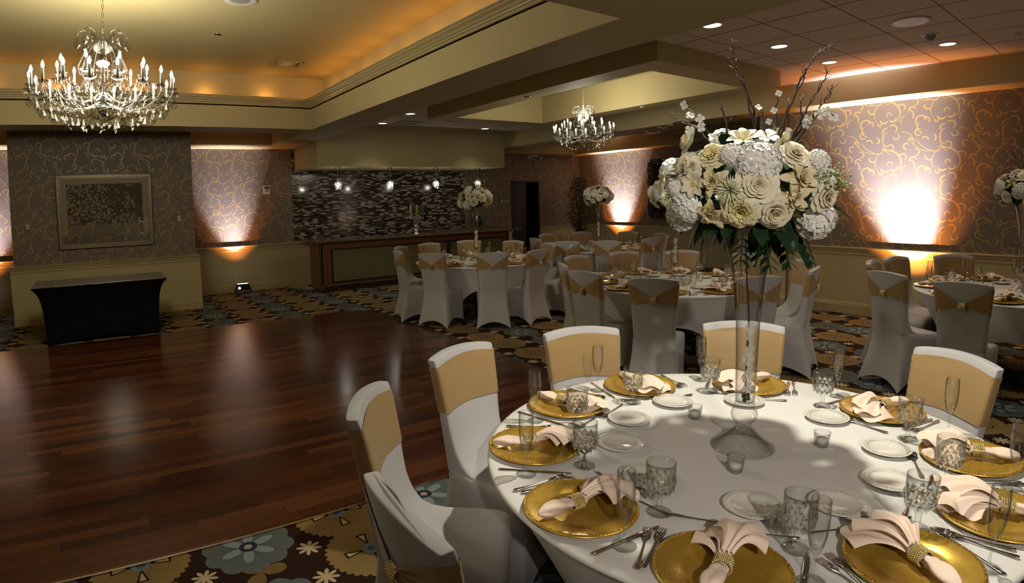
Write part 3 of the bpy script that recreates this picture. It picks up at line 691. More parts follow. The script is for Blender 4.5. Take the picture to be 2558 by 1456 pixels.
# ------------------------------------------------------------------ tables and stretch tablecloths
def cloth_mesh(rot):
    b = MB(); n = 96; R = .905; zt = .765
    prof = [(.0001, zt), (.5, zt), (.85, zt), (.893, zt - .001), (.902, zt - .005), (R, zt - .013)]
    fr = [0, .03, .1, .2, .32, .45, .6, .75, .88, 1.0]
    vs_ = []
    for r, z in prof: vs_ += [(r * cos(2 * pi * i / n), r * sin(2 * pi * i / n), z) for i in range(n)]
    for q in fr[1:]:
        for i in range(n):
            a = 2 * pi * i / n; ph = ((a - rot) / (pi / 2)) % 1.0; d = min(ph, 1 - ph) * 2      # 0 at a foot, 1 half way
            hem = .44 * (1 - (1 - d) ** 2.2) if d > .04 else 0
            z = lerp(zt - .013, hem, q)
            foot_r = .60; r = lerp(R, foot_r, (1 - z / zt) ** .85) - .07 * sin(pi * min(1, (1 - z / zt))) * (1 - d) - .05 * d * q
            vs_.append((r * cos(a), r * sin(a), z))
    rows = len(prof) + len(fr) - 1
    fs = [(j * n + i, j * n + (i + 1) % n, (j + 1) * n + (i + 1) % n, (j + 1) * n + i) for j in range(rows - 1) for i in range(n)]
    b.add(vs_, fs, True); me = b.mesh('tablecloth'); bmf(me); me.materials.append(M['cloth']); return me
ROTS = {'near': radians(12), 'middle': radians(-8), 'bar': radians(20), 'corner': radians(5), 'right': radians(140)}
tabproto = None
for t, (x, y) in T.items():
    lab = 'round folding table hidden under the white cloth of the ' + TN[t]
    if tabproto is None:
        o = empty('round_table', lab, 'table')
        MB().lathe([(.0001, .742), (.885, .742), (.89, .75), (.885, .762), (.0001, .762)], 48).build('tabletop', M['darkwood'], o)
        for k in range(4):
            a = radians(12) + k * pi / 2
            MB().tube([(.30 * cos(a), .30 * sin(a), .742), (.56 * cos(a), .56 * sin(a), .01)], .016, 8).build('leg', M['black_metal'], o)
        tabproto = o
    else: o = copy_tree(tabproto)
    o.location = (x, y, 0); o.rotation_euler = (0, 0, ROTS[t] - radians(12)); o['label'] = lab; o['group'] = 'round banquet tables'
    c = link('tablecloth', cloth_mesh(ROTS[t]), None, (x, y, 0)); tag(c, 'white stretch tablecloth pulled over the ' + TN[t], 'tablecloth', 'white stretch tablecloths')

# ------------------------------------------------------------------ tableware prototypes (meshes)
def me_of(b, name, mat, fix=True):
    me = b.mesh(name)
    if fix: bmf(me)
    me.materials.append(mat); return me
charger = me_of(MB().lathe([(.0001, .006), (.085, .006), (.098, .008), (.104, .0125), (.150, .0165), (.160, .018), (.1645, .0165), (.163, .0125), (.15, .010), (.10, .0025), (.0001, .0015)], 64), 'charger_plate', M['gold'])
bb = MB()
for i in range(110):
    a = 2 * pi * i / 110; bb.ball((.1585 * cos(a), .1585 * sin(a), .0186), .0031, 6, 4)
beads = me_of(bb, 'beaded_rim', M['goldbead'], False)
def fl(i, a, r, z): return r * (1 + (.006 * abs(sin(a * 16)) if z > .012 else 0))
bread = me_of(MB().lathe([(.0001, .006), (.045, .006), (.050, .0085), (.055, .0105), (.078, .0155), (.0825, .0165), (.084, .0155), (.080, .012), (.055, .006), (.045, .001), (.0001, .001)], 64, rf=fl), 'bread_plate', M['ceramic'])
rd = MB()
for i in range(64):
    a = 2 * pi * i / 64; rd.tube([(.060 * cos(a), .060 * sin(a), .0125), (.067 * cos(a + .05), .067 * sin(a + .05), .0150), (.0755 * cos(a + .02), .0755 * sin(a + .02), .0160)], [.0008, .0016, .0010], 5)
relief = me_of(rd, 'rim_relief', M['ceramic'], False)
# goblet: facetted bowl
def gob_rf(i, a, r, z):
    if .062 < z < .118 and r > .02:
        k = (z - .062) / .056; return r * (1 - .11 * abs(sin(a * 6 + (pi / 2 if (int(k * 4) % 2) else 0))))
    if z <= .058 and z > .012: return r * (1 - .08 * abs(sin(a * 3)))
    return r
gp = [(.0001, .001), (.034, .0015), (.0355, .004), (.030, .0075), (.013, .012), (.0085, .020), (.0085, .040), (.0115, .050), (.017, .058), (.028, .065), (.036, .075), (.0385, .086), (.040, .097), (.0405, .108), (.041, .120), (.0415, .138), (.0418, .1555), (.0405, .1565), (.0400, .138), (.0392, .112), (.036, .085), (.028, .071), (.0001, .066)]
goblet = me_of(MB().lathe(gp, 36, rf=gob_rf), 'goblet_bowl', M['cutglass'])
gfac = MB()
for k in range(12):
    for j, (z, r) in enumerate(((.076, .0375), (.090, .0400), (.104, .0415))):
        a = 2 * pi * (k + (j % 2) * .5) / 12; ca, sa = cos(a), sin(a); w = .0092; h = .0135
        c0 = (r * ca, r * sa, z); 
        gfac.add([(c0[0] + ca * .0035, c0[1] + sa * .0035, z), (c0[0] - sa * w, c0[1] + ca * w, z), (c0[0], c0[1], z + h), (c0[0] + sa * w, c0[1] - ca * w, z), (c0[0], c0[1], z - h)], [(0, 1, 2), (0, 2, 3), (0, 3, 4), (0, 4, 1)], False)
gfacets = me_of(gfac, 'cut_facets', M['facet'], False)
fp = [(.0001, .001), (.031, .0012), (.0325, .003), (.025, .006), (.006, .010), (.0038, .018), (.0034, .050), (.0045, .072), (.010, .082), (.0165, .098), (.0215, .122), (.0240, .150), (.0240, .180), (.0228, .212), (.0222, .2135), (.0216, .2125), (.0228, .180), (.0228, .150), (.0203, .123), (.015, .100), (.006, .088), (.0001, .086)]
flute = me_of(MB().lathe(fp, 28), 'champagne_flute', M['glass'])
vp_ = [(.0001, .001), (.020, .001), (.0235, .004), (.0265, .030), (.0285, .052), (.0295, .0545), (.0275, .054), (.0245, .030), (.0215, .012), (.0001, .010)]
votive = me_of(MB().lathe(vp_, 28), 'votive_cup', M['vaseglass'])
candle = me_of(MB().lathe([(.0001, .011), (.0195, .011), (.020, .030), (.019, .0315), (.0001, .031)], 24).tube([(0, 0, .031), (.001, 0, .037)], .0006, 5), 'tealight', M['wax'])
def flat_part(outline, z0, th, curve=None):
    """outline: list of (y, halfwidth); strip in plan with thickness; curve(y)->z"""
    b = MB(); vs_ = []
    for y, w_ in outline:
        zc = (curve(y) if curve else 0) + z0
        for x, z in ((-w_, 0), (-w_ * .6, th), (0, th * 1.25), (w_ * .6, th), (w_, 0), (0, -th * .2)): vs_.append((x, y, zc + z))
    n = 6; fs = [(j * n + i, j * n + (i + 1) % n, (j + 1) * n + (i + 1) % n, (j + 1) * n + i) for j in range(len(outline) - 1) for i in range(n)] + [tuple(range(n))[::-1], tuple((len(outline) - 1) * n + i for i in range(n))]
    b.add(vs_, fs, True); return b
hand = [(-.100, .0015), (-.098, .0060), (-.090, .0088), (-.078, .0080), (-.05, .0052), (-.02, .0038), (.01, .0032), (.03, .0034)]
cv = lambda y: .0035 + .004 * max(0, y / .06) * (1 - max(0, y) / .13) + .002 * max(0, (-y - .05) / .05)
def fork_b(s_=1.0):
    b = flat_part(hand + [(.036, .006), (.045, .0105), (.055, .0118), (.062, .0118)], .0, .0018, cv)
    for k in range(4):
        x = (-1.5 + k) * .0066; b.tube([(x, .060, cv(.060) + .001), (x * 1.02, .075, cv(.075) + .0005), (x * 1.02, .088, cv(.088)), (x, .100, cv(.1) + .001)], [.0022, .0021, .0019, .0006], 6)
    return b
forkm = me_of(fork_b(), 'fork', M['steel'])
knifem = me_of(flat_part([(-.115, .0015), (-.113, .0065), (-.105, .0088), (-.09, .0080), (-.05, .0062), (-.015, .0055), (-.005, .0075), (.03, .0095), (.08, .0100), (.105, .0085), (.120, .0040), (.125, .0006)], .0008, .0024), 'knife', M['steel'])
spb = flat_part(hand, 0, .0018, cv)
def spf(u, v):
    a = 2 * pi * u; r = v; x = .0145 * r * cos(a) * (1 - .15 * sin(a)); y = .062 + .0235 * r * sin(a); return (x, y, .0038 + .006 * (r * r))
spb.grid(spf, 20, 5, closeu=True)
spoonm = me_of(spb, 'spoon', M['steel'])
# napkin gathered through a rhinestone ring; three folds
def napkin_mesh(seed):
    R_ = random.Random(seed); b = MB()
    # tail (rolled cloth)
    def tail(u, v):
        y = lerp(-.145, -.030, v); a = 2 * pi * u; w_ = (+ .004 + .022 * sin(pi * min(1, v * 1.02)) ** .7) if v < .85 else lerp(.021, .0165, (v - .85) / .15)
        fold = 1 + .22 * sin(a * 3 + v * 4 + seed)
        return (w_ * cos(a) * fold + .006 * sin(v * 3 + seed), y, .034 - .012 * v * 0 + w_ * .62 * sin(a) * fold - .004)
    b.grid(tail, 24, 14, closeu=True)
    # fan: folded layers opening from the ring
    nl = 3
    for l in range(nl):
        tilt = (l - 1) * .34 + R_.uniform(-.1, .1); spread = R_.uniform(.52, .78); Lg = R_.uniform(.15, .19); kf = R_.choice((2, 3, 3)); ph = R_.uniform(0, 6)
        pk = R_.uniform(-.5, .5)
        def fan(u, v, l=l, tilt=tilt, spread=spread, Lg=Lg, kf=kf, ph=ph, pk=pk):
            a = tilt + (u - .5) * 2 * spread * (.35 + .65 * v); 
            # pointed outer edge like a folded square corner
            edge = 1 - .38 * abs(2 * u - 1 - pk) ; r = .010 + v * Lg * edge
            x = .014 * (u - .5) * 2 * (1 - v) + r * sin(a); y = .0 + r * cos(a)
            z = .026 + .012 * l + .012 * sin(pi * v) * (1 + l * .5) + (.0085 * sin(kf * pi * u * 2 + ph) * (.35 + .65 * v)) - .004 * v * (2 - l)
            return (x, y, max(z, .0085 + .0025 * l))
        b.grid(fan, 26, 14)
    # neck inside the ring
    def neck(u, v):
        a = 2 * pi * u; w_ = .0165 + .002 * cos(4 * a); return (w_ * cos(a), lerp(-.035, .012, v), .030 + w_ * .75 * sin(a))
    b.grid(neck, 20, 4, closeu=True)
    return me_of(b, 'napkin_cloth', M['napkin'], False)
napm = [napkin_mesh(3), napkin_mesh(11), napkin_mesh(23)]
nr = MB()
for j in range(6):
    for k in range(26):
        a = 2 * pi * (k + (j % 2) * .5) / 26; nr.ball((.0225 * cos(a), -.031 + j * .0062, .030 + .0195 * sin(a)), .0030, 6, 4)
def ringband(u, v):
    a = 2 * pi * u; return (.021 * cos(a), lerp(-.034, .003, v), .030 + .018 * sin(a))
nr.grid(ringband, 28, 2, closeu=True)
ringm = me_of(nr, 'napkin_ring', M['rhinestone'], False)
ZC = .7655
def put(me, name, label, cat, x, y, z, rz, group, kids=()):
    o = link(name, me, None, (x, y, z), (0, 0, rz)); tag(o, label, cat, group)
    for kn, km in kids: link(kn, km, o)
    return o
NEAR = {
'charger': [(1.119, 1.100), (1.295, 1.504), (1.679, 1.738), (2.117, 1.706), (2.499, 1.373), (2.572, .815), (2.299, .423), (1.925, .262), (1.523, .368), (1.169, .676)],
'flute': [(1.08, .904), (1.142, 1.367), (1.465, 1.697), (1.931, 1.798), (2.414, 1.58), (2.64, 1.028), (2.495, .547), (2.15, .27), (1.632, .224), (1.291, .515)],
'goblet': [(1.283, .952), (1.333, 1.295), (1.56, 1.558), (1.929, 1.591), (2.294, 1.45), (2.47, 1.02), (2.343, .644), (2.04, .434), (1.712, .419), (1.393, .606)],
'bread': [(1.416, 1.092), (1.549, 1.33), (1.755, 1.462), (2.05, 1.473), (2.282, 1.273), (2.339, .943), (2.185, .664), (1.939, .568), (1.685, .621), (1.498, .788)]}
# napkin headings on the near table: world angle of the tail end as the photo shows it
NAPROT = [174, 150, 105, 76, -6, -20, -68, -74, -119, -158]
def setting(t, i, cx, cy_, th, hr, pos=None, naprot=None, full=True, seed=0):
    R_ = random.Random(i * 7 + seed); c, s_ = cos(th), sin(th)
    def P(r, tn): return (cx + r * c - tn * s_, cy_ + r * s_ + tn * c)      # tn + is the sitter's right-hand side
    w_ = TN[t]; g = ' on the ' + w_; at = 'at %s o\'clock setting of %s' % (hr, w_)
    ch = pos['charger'] if pos else P(.735, 0)
    o = put(charger, 'charger_plate', 'round gold beaded charger plate ' + at, 'charger plate', ch[0], ch[1], ZC, R_.uniform(0, 6), 'gold charger plates' + g, [('beaded_rim', beads)] if full else ())
    face = th + pi       # towards the centre
    nrz = (radians(naprot) + pi if naprot is not None else face + R_.uniform(-.7, .7)) - pi / 2
    nm = put(napm[(i + seed) % 3], 'napkin', 'blush cloth napkin drawn through a gold ring ' + at, 'napkin', ch[0] + .01 * cos(nrz), ch[1], ZC + .004, nrz, 'blush napkins' + g, [('napkin_ring', ringm)])
    for ky, me, nmx, cat, lb, dflt, kid in (('flute', flute, 'champagne_flute', 'champagne glass', 'slim clear champagne flute ', P(.775, .22), ()), ('goblet', goblet, 'water_goblet', 'goblet', 'cut glass water goblet ', P(.60, .145), (('cut_facets', gfacets),)), ('bread', bread, 'bread_plate', 'side plate', 'small white bread plate ', P(.46, -.02), (('rim_relief', relief),))):
        q = pos[ky] if pos else dflt
        put(me, nmx, lb + at, cat, q[0], q[1], ZC, R_.uniform(0, 6), cat + ' pieces' + g, kid if full or ky == 'goblet' else ())
    # cutlery
    j = R_.uniform
    for k, tn in ((0, -.192), (1, -.168)):
        q = P(.745 - .012 * k, tn + j(-.005, .005)); put(forkm, 'fork', ('outer' if k == 0 else 'inner') + ' steel fork left of the charger ' + at, 'fork', q[0], q[1], ZC, face - pi / 2 + j(-.12, .12), 'forks' + g)
    q = P(.745, .182); put(knifem, 'knife', 'steel knife right of the charger ' + at, 'knife', q[0], q[1], ZC, face - pi / 2 + j(-.1, .1), 'knives' + g)
    if full:
        q = P(.548, -.06); put(forkm, 'dessert_fork', 'dessert fork above the charger ' + at, 'fork', q[0], q[1], ZC, face - pi + j(-.15, .15), 'dessert forks' + g)
        q = P(.568, .075); put(spoonm, 'dessert_spoon', 'dessert spoon above the charger ' + at, 'spoon', q[0], q[1], ZC, face + j(-.15, .15), 'dessert spoons' + g)
used = set()
order = sorted(range(10), key=lambda i: clock('near', *NEAR['charger'][i]))
hrs = {i: uniq('near', *NEAR['charger'][i], used) for i in order}
for i in range(10):
    cx, cy_ = T['near']; x, y = NEAR['charger'][i]
    setting('near', i, cx, cy_, atan2(y - cy_, x - cx), hrs[i], {k: v[i] for k, v in NEAR.items()}, NAPROT[i])
for t, a0, sd in (('middle', 176, 1), ('bar', 168, 2), ('corner', 159, 3), ('right', 178, 4)):
    cx, cy_ = T[t]; used = set(); L = [radians(a0 - 36 * i) for i in range(10)]
    L = sorted(L, key=lambda a: clock(t, cx + cos(a), cy_ + sin(a)))
    for i, a in enumerate(L):
        hr = uniq(t, cx + cos(a), cy_ + sin(a), used)
        setting(t, i, cx, cy_, a, hr, full=False, seed=sd)
# votives
VOT = [('near', 1.973, 1.311, 'tealight votive cup behind the tall vase of the near table'), ('near', 1.673, .951, 'tealight votive cup in front of the tall vase foot, near table'), ('near', 2.069, .846, 'tealight votive cup right of the vase foot, near table')]
for t in ('middle', 'bar', 'corner', 'right'):
    for k, wd in enumerate(('left of', 'right of', 'in front of')):
        a = atan2(T[t][1], T[t][0]); aa = (a + pi / 2, a - pi / 2, a + pi)[k] + .3
        VOT.append((t, T[t][0] + .27 * cos(aa), T[t][1] + .27 * sin(aa), 'small votive cup %s the vase on the %s' % (wd, TN[t])))
for t, x, y, lb in VOT:
    o = empty('votive_holder', lb, 'votive', (x, y, ZC), 0, 'votive cups on the ' + TN[t]); link('votive_cup', votive, o); link('tealight', candle, o)
# ------------------------------------------------------------------ flowers (unit radius, opening towards +z)
def petal_fn(phi, hw, r0, r1, z0, z1, curl, ruf, rf, point=0, cup=0):
    def fn(u, v):
        q = 2 * u - 1; a = phi + q * hw * (.55 + .45 * sin(pi * min(1, v * .8 + .1)))
        rr = r0 + (r1 - r0) * (v ** .9) * (1 - (.16 + point * .55) * abs(q) ** (1.6 if point else 2.4) * v)
        z = z0 + (z1 - z0) * sin(v * pi / 2) - curl * max(0, v - .72) ** 1.5 * 5 + ruf * sin(q * rf + phi * 3) * v * v + cup * q * q * v
        return (rr * cos(a), rr * sin(a), z)
    return fn
def rose_mesh(name, layers, mat, seed):
    R_ = random.Random(seed); b = MB()
    for (n, r0, r1, z0, z1, curl, hw, ruf, rf, point, cup) in layers:
        ph = R_.uniform(0, 6)
        for k in range(n):
            phi = ph + 2 * pi * k / n + R_.uniform(-.15, .15); j = R_.uniform(.9, 1.08)
            b.grid(petal_fn(phi, hw, r0, r1 * j, z0, z1 * R_.uniform(.92, 1.06), curl, ruf, rf, point, cup), 6, 6)
    # green calyx and stub of stem behind
    return me_of(b, name, mat, False)
FM = {}
FM['rose'] = rose_mesh('rose_petals', [(3, .02, .12, .25, .62, 0, 1.5, .01, 3, 0, .0), (3, .04, .22, .18, .62, .02, 1.3, .02, 3, 0, 0), (4, .06, .34, .12, .60, .04, 1.1, .02, 3, 0, 0), (5, .08, .50, .05, .54, .08, .95, .03, 4, 0, 0),
             (5, .10, .70, 0, .42, .10, .85, .03, 4, 0, 0), (6, .10, .90, -.06, .26, .10, .75, .03, 4, 0, 0), (6, .10, 1.04, -.12, .08, .06, .72, .03, 4, 0, 0)], M['rose'], 1)
FM['peony'] = rose_mesh('peony_petals', [(7, .02, .22, .2, .50, 0, .6, .05, 8, 0, 0), (8, .06, .38, .14, .50, .03, .5, .05, 9, 0, 0), (9, .1, .54, .08, .47, .05, .45, .05, 8, 0, 0), (9, .1, .72, .02, .40, .07, .5, .04, 8, 0, 0),
             (8, .1, .90, -.05, .28, .08, .55, .05, 8, 0, 0), (7, .1, 1.04, -.1, .10, .06, .62, .05, 7, 0, 0)], M['peony'], 2)
FM['open'] = rose_mesh('open_rose_petals', [(3, .02, .16, .25, .60, 0, 1.4, .01, 3, 0, 0), (3, .04, .30, .15, .62, .02, 1.2, .02, 3, .2, 0), (4, .07, .48, .06, .55, .05, .9, .02, 3, .3, 0), (5, .08, .85, 0, .36, .10, .62, .03, 3, .7, .05), (5, .08, 1.15, -.08, .12, .10, .60, .03, 3, .8, .08)], M['open'], 4)
b = MB()
for k in range(7): b.grid(petal_fn(2 * pi * k / 7, .52, .05, 1.02, 0, .32 + .06 * (k % 2), .08, .03, 3, .25, .05), 6, 6)
for k in range(18):
    a = k * 2.4; b.tube([(0, 0, .02), (.16 * cos(a), .16 * sin(a), .22 + .05 * (k % 3))], .012, 4)
FM['magnolia'] = me_of(b, 'open_blossom', M['rose'], False)
b = MB()
for k in range(4): b.grid(petal_fn(pi / 2 * k, .70, .05, 1.0, 0, .22, .05, .04, 3, -.15, .03), 6, 6)
b.ball((0, 0, .06), .09, 6, 4); FM['dogwood'] = me_of(b, 'dogwood_blossom', M['hyd'], False)
R0 = random.Random(9); b = MB()
for k in range(62):
    z = 1 - 1.25 * (k + .5) / 62; r = sqrt(max(0, 1 - z * z)); a = k * 2.39996; nrm = Vector((r * cos(a), r * sin(a), z)); c = nrm * R0.uniform(.82, .95); c.z *= .72
    q = nrm.to_track_quat('Z', 'Y') @ Quaternion((0, 0, 1), R0.uniform(0, 6)); s_ = R0.uniform(.24, .31)
    for m in range(4):
        f_ = petal_fn(pi / 2 * m, .74, .04, 1, 0, .26, .05, .04, 3, -.1, .04)
        b.grid(lambda u, v: tuple(c + q @ (Vector(f_(u, v)) * s_)), 3, 3)
FM['hyd'] = me_of(b, 'hydrangea_florets', M['hyd'], False)
b = MB()
for k in range(70):
    z = .05 + .95 * ((k + .5) / 70); r = sqrt(1 - z * z); a = k * 2.39996; d = Vector((r * cos(a), r * sin(a), z * .7)); L = R0.uniform(.85, 1.05); n_ = d.normalized()
    b.tube([n_ * .12, n_ * L * .6, n_ * L], [.03, .055, .012], 4)
FM['mum'] = me_of(b, 'spider_mum_petals', M['mum'], False)
b = MB()
for k in range(4): b.grid(petal_fn(2 * pi * k / 4, 1.1, .12, .42, -.5, 1.3, 0, .02, 3, .3, 0), 6, 6)
b.lathe([(.08, -.8), (.38, -.3), (.5, .2), (.3, .9), (.02, 1.3)], 12); FM['bud'] = me_of(b, 'rose_bud', M['rose'], False)
KN = {'rose': 'cream_rose', 'peony': 'yellow_peony', 'open': 'open_rose', 'magnolia': 'magnolia', 'dogwood': 'dogwood', 'hyd': 'hydrangea', 'mum': 'spider_mum', 'bud': 'rose_bud'}
KL = {'peony': 'yellow ruffled peony', 'mum': 'spiky pale spider mum', 'hyd': 'white hydrangea head', 'rose': 'cream rose', 'open': 'cream open rose with pointed petals', 'magnolia': 'cream flat open blossom', 'dogwood': 'white four petalled blossom', 'bud': 'closed cream rosebud'}
def leaf_into(b, p, d, L, W, up=Vector((0, 0, 1)), droop=.25, serr=0):
    d = d.normalized(); sd = d.cross(up)
    if sd.length < .1: sd = Vector((1, 0, 0))
    sd.normalize(); n_ = sd.cross(d)
    def fn(u, v):
        q = 2 * u - 1; w_ = W * sin(pi * min(1, v * .96 + .04)) ** .8 * (1 - .25 * v) * (1 + serr * sin(v * 40))
        return tuple(p + d * (L * v) + sd * (q * w_) - up * (droop * L * v * v) + n_ * (abs(q) * w_ * .25))
    b.grid(fn, 4, 7)
def vase_me():
    o = [(.0001, .079), (.012, .078), (.022, .072), (.045, .047), (.078, .021), (.104, .001), (.107, .0), (.1095, .002), (.108, .006), (.085, .024), (.052, .050), (.030, .074), (.0235, .086), (.030, .094), (.042, .108), (.046, .123), (.042, .138), (.034, .150), (.0335, .160), (.034, .20), (.0362, .32), (.0400, .455), (.0525, .595), (.068, .685), (.084, .748), (.0855, .750)]
    i = [(.083, .746), (.066, .684), (.0505, .595), (.038, .455), (.0342, .32), (.0318, .20), (.031, .168), (.0001, .166)]
    return me_of(MB().lathe(o + i, 40), 'trumpet_vase', M['vaseglass'])
VME = vase_me()
C0 = Vector((1.868, 1.04, 1.68))
FLW = [('rose', 1.593, 0.858, 1.68, -0.83, -0.55, 0.0, 0.058), ('peony', 1.589, 0.916, 1.591, -0.79, -0.35, -0.5, 0.06), ('rose', 1.646, 0.833, 1.588, -0.63, -0.59, -0.51, 0.053), ('open', 1.689, 0.764, 1.698, -0.54, -0.83, 0.11, 0.051), ('open', 1.543, 0.987, 1.691, -0.98, -0.16, 0.07, 0.045), ('open', 1.673, 0.782, 1.633, -0.58, -0.77, -0.28, 0.046), ('open', 1.568, 1.009, 1.584, -0.84, -0.09, -0.53, 0.043), ('peony', 1.573, 1.005, 1.783, -0.82, -0.1, 0.56, 0.046), ('rose', 1.699, 0.791, 1.776, -0.47, -0.7, 0.53, 0.043), ('rose', 1.777, 0.728, 1.638, -0.27, -0.93, -0.25, 0.048), ('magnolia', 1.538, 1.049, 1.689, -1.0, 0.03, 0.05, 0.04), ('rose', 1.552, 1.058, 1.747, -0.92, 0.05, 0.39, 0.03), ('hyd', 1.613, 0.868, 1.765, -0.73, -0.49, 0.48, 0.076), ('hyd', 1.561, 1.1, 1.606, -0.89, 0.17, -0.42, 0.058), ('hyd', 1.836, 0.776, 1.541, -0.08, -0.69, -0.72, 0.071), ('hyd', 1.764, 0.745, 1.755, -0.3, -0.85, 0.43, 0.04), ('hyd', 1.587, 0.944, 1.783, -0.78, -0.27, 0.57, 0.04), ('mum', 1.556, 0.935, 1.662, -0.94, -0.32, -0.11, 0.043), ('magnolia', 1.646, 0.936, 1.837, -0.56, -0.26, 0.78, 0.043), ('bud', 1.716, 0.832, 1.827, -0.39, -0.54, 0.75, 0.02), ('hyd', 1.777, 0.724, 1.697, -0.27, -0.96, 0.1, 0.035), ('dogwood', 1.684, 0.875, 1.836, -0.47, -0.42, 0.78, 0.031), ('hyd', 1.55, 1.127, 1.676, -0.96, 0.26, -0.02, 0.03), ('mum', 1.567, 1.165, 1.641, -0.9, 0.37, -0.23, 0.028), ('bud', 1.666, 0.837, 1.797, -0.55, -0.55, 0.63, 0.018)]
# the far side of the arrangement
Rb = random.Random(5)
for k, kd in enumerate(['hyd', 'rose', 'open', 'hyd', 'peony', 'rose', 'hyd', 'open', 'rose', 'hyd', 'rose', 'magnolia', 'hyd', 'rose']):
    a = radians(-35 + k * 15.5); z = (-.10, .06, .17, .02)[k % 4]; rr = .31 * sqrt(max(.1, 1 - (z / .24) ** 2)); n_ = Vector((cos(a), sin(a), z * 2.6)).normalized()
    FLW.append((kd, C0.x + rr * cos(a), C0.y + rr * sin(a), C0.z + z, n_.x, n_.y, n_.z, .062 if kd == 'hyd' else .05))
BR = [[[1.877, 1.024, 1.848], [1.874, 1.029, 1.912], [1.865, 1.045, 2.01], [1.854, 1.066, 2.05], [1.846, 1.08, 2.09], [1.839, 1.092, 2.119]], [[1.921, 1.047, 1.863], [1.921, 1.047, 1.94], [1.91, 1.067, 2.007], [1.901, 1.084, 2.064], [1.893, 1.098, 2.121], [1.891, 1.102, 2.155], [1.897, 1.091, 2.187]], [[1.937, 0.978, 1.836], [1.951, 0.953, 1.899], [1.965, 0.927, 1.971], [1.978, 0.904, 2.033], [1.988, 0.885, 2.069], [1.996, 0.871, 2.094], [2.009, 0.849, 2.118], [2.023, 0.823, 2.131]], [[1.89, 0.938, 1.841], [1.901, 0.92, 1.912], [1.917, 0.891, 1.982], [1.928, 0.87, 2.037], [1.94, 0.85, 2.074]], [[1.986, 0.952, 1.826], [2.001, 0.924, 1.889], [2.016, 0.897, 1.951], [2.034, 0.865, 2.007], [2.043, 0.848, 2.043], [2.051, 0.834, 2.068]], [[1.944, 0.904, 1.83], [1.961, 0.874, 1.881], [1.978, 0.843, 1.936], [1.99, 0.821, 1.96], [1.995, 0.812, 1.985], [2.005, 0.794, 2.005]], [[1.805, 1.152, 1.829], [1.79, 1.179, 1.875], [1.773, 1.211, 1.905], [1.757, 1.239, 1.918], [1.748, 1.256, 1.933]], [[1.837, 1.179, 1.838], [1.816, 1.215, 1.897], [1.79, 1.263, 1.917], [1.771, 1.297, 1.903], [1.76, 1.317, 1.884], [1.74, 1.352, 1.878], [1.723, 1.382, 1.875]], [[1.851, 1.112, 1.866], [1.849, 1.116, 1.91], [1.845, 1.122, 1.943], [1.843, 1.126, 1.968]], [[1.994, 0.916, 1.866], [1.994, 0.917, 1.935], [1.998, 0.909, 1.983]]]
BL = [([[1.788, 1.123, 1.831], [1.773, 1.149, 1.887], [1.758, 1.175, 1.932], [1.741, 1.207, 1.963]], [[1.731, 1.204, 1.961], [1.743, 1.183, 1.931], [1.759, 1.154, 1.911], [1.74, 1.187, 1.875], [1.761, 1.15, 1.881], [1.778, 1.119, 1.852], [1.783, 1.11, 1.84]]), ([[1.91, 0.883, 1.832], [1.924, 0.857, 1.876], [1.938, 0.832, 1.905], [1.95, 0.811, 1.914], [1.96, 0.793, 1.895]], [[1.911, 0.859, 1.886], [1.908, 0.866, 1.871], [1.929, 0.827, 1.902], [1.939, 0.81, 1.91], [1.951, 0.789, 1.893]]), ([[1.913, 0.959, 1.886], [1.908, 0.967, 1.929], [1.914, 0.957, 1.96], [1.916, 0.954, 1.986]], [[1.907, 0.949, 1.984], [1.899, 0.964, 1.928]]), ([[1.898, 0.986, 1.867], [1.891, 0.998, 1.91], [1.886, 1.009, 1.945]], [[1.877, 1.004, 1.944], [1.89, 0.98, 1.893]])]
def wander(pts, amp, R_, n=4):
    out = []
    for a, b_ in zip(pts, pts[1:]):
        A, B = Vector(a), Vector(b_)
        for i in range(n): out.append(A.lerp(B, i / n) + Vector((R_.uniform(-1, 1), R_.uniform(-1, 1), R_.uniform(-.6, .6))) * (amp if i else amp * .3))
    out.append(Vector(pts[-1])); return out
def place_flower(kind, p, n_, s_, parent, origin, name=None, label=True, roll=None, core=.55):
    o = link(name or KN[kind], FM[kind], parent); q = Vector(n_).to_track_quat('Z', 'Y') @ Quaternion((0, 0, 1), Rb.uniform(0, 6) if roll is None else roll)
    o.rotation_mode = 'QUATERNION'; o.rotation_quaternion = q; o.location = Vector(p) - Vector(n_) * s_ * core - origin; o.scale = (s_,) * 3
    if label: o['label'] = KL[kind]
    return o
# near arrangement
vz = link('glass_vase', VME, None, (1.868, 1.04, ZC)); tag(vz, 'tall clear glass trumpet vase standing on the near table', 'vase', 'trumpet vases')
bq = empty('flower_bouquet', 'large cream and white bouquet with twisting branches above the near table', 'bouquet', tuple(C0), 0, 'bouquets in the trumpet vases')
for f_ in FLW:
    place_flower(f_[0], f_[1:4], f_[4:7], f_[7] * {'hyd': .92, 'rose': 1.12, 'peony': 1.12}.get(f_[0], 1.15), bq, C0)
b = MB(); R_ = random.Random(21)
for k in range(150):
    a = R_.uniform(0, 2 * pi); z = R_.uniform(-1, 1) ** 1; rr = sqrt(1 - z * z); n_ = Vector((rr * cos(a), rr * sin(a), z)); p = Vector((n_.x * .20, n_.y * .20, n_.z * .13 - .01))
    leaf_into(b, p, n_ + Vector((R_.uniform(-.5, .5), R_.uniform(-.5, .5), R_.uniform(-.4, .3))), R_.uniform(.07, .115), R_.uniform(.020, .034), serr=.05)
for a, z, L in ((-2.5, -.15, .09), (-2.2, -.17, .10), (-1.9, -.13, .08), (-2.9, -.14, .08), (-1.0, -.06, .15), (2.6, .02, .14), (2.9, .09, .13)):
    leaf_into(b, Vector((.20 * cos(a), .20 * sin(a), z + .03)), Vector((cos(a), sin(a), -.5)), L, .028, serr=.08)
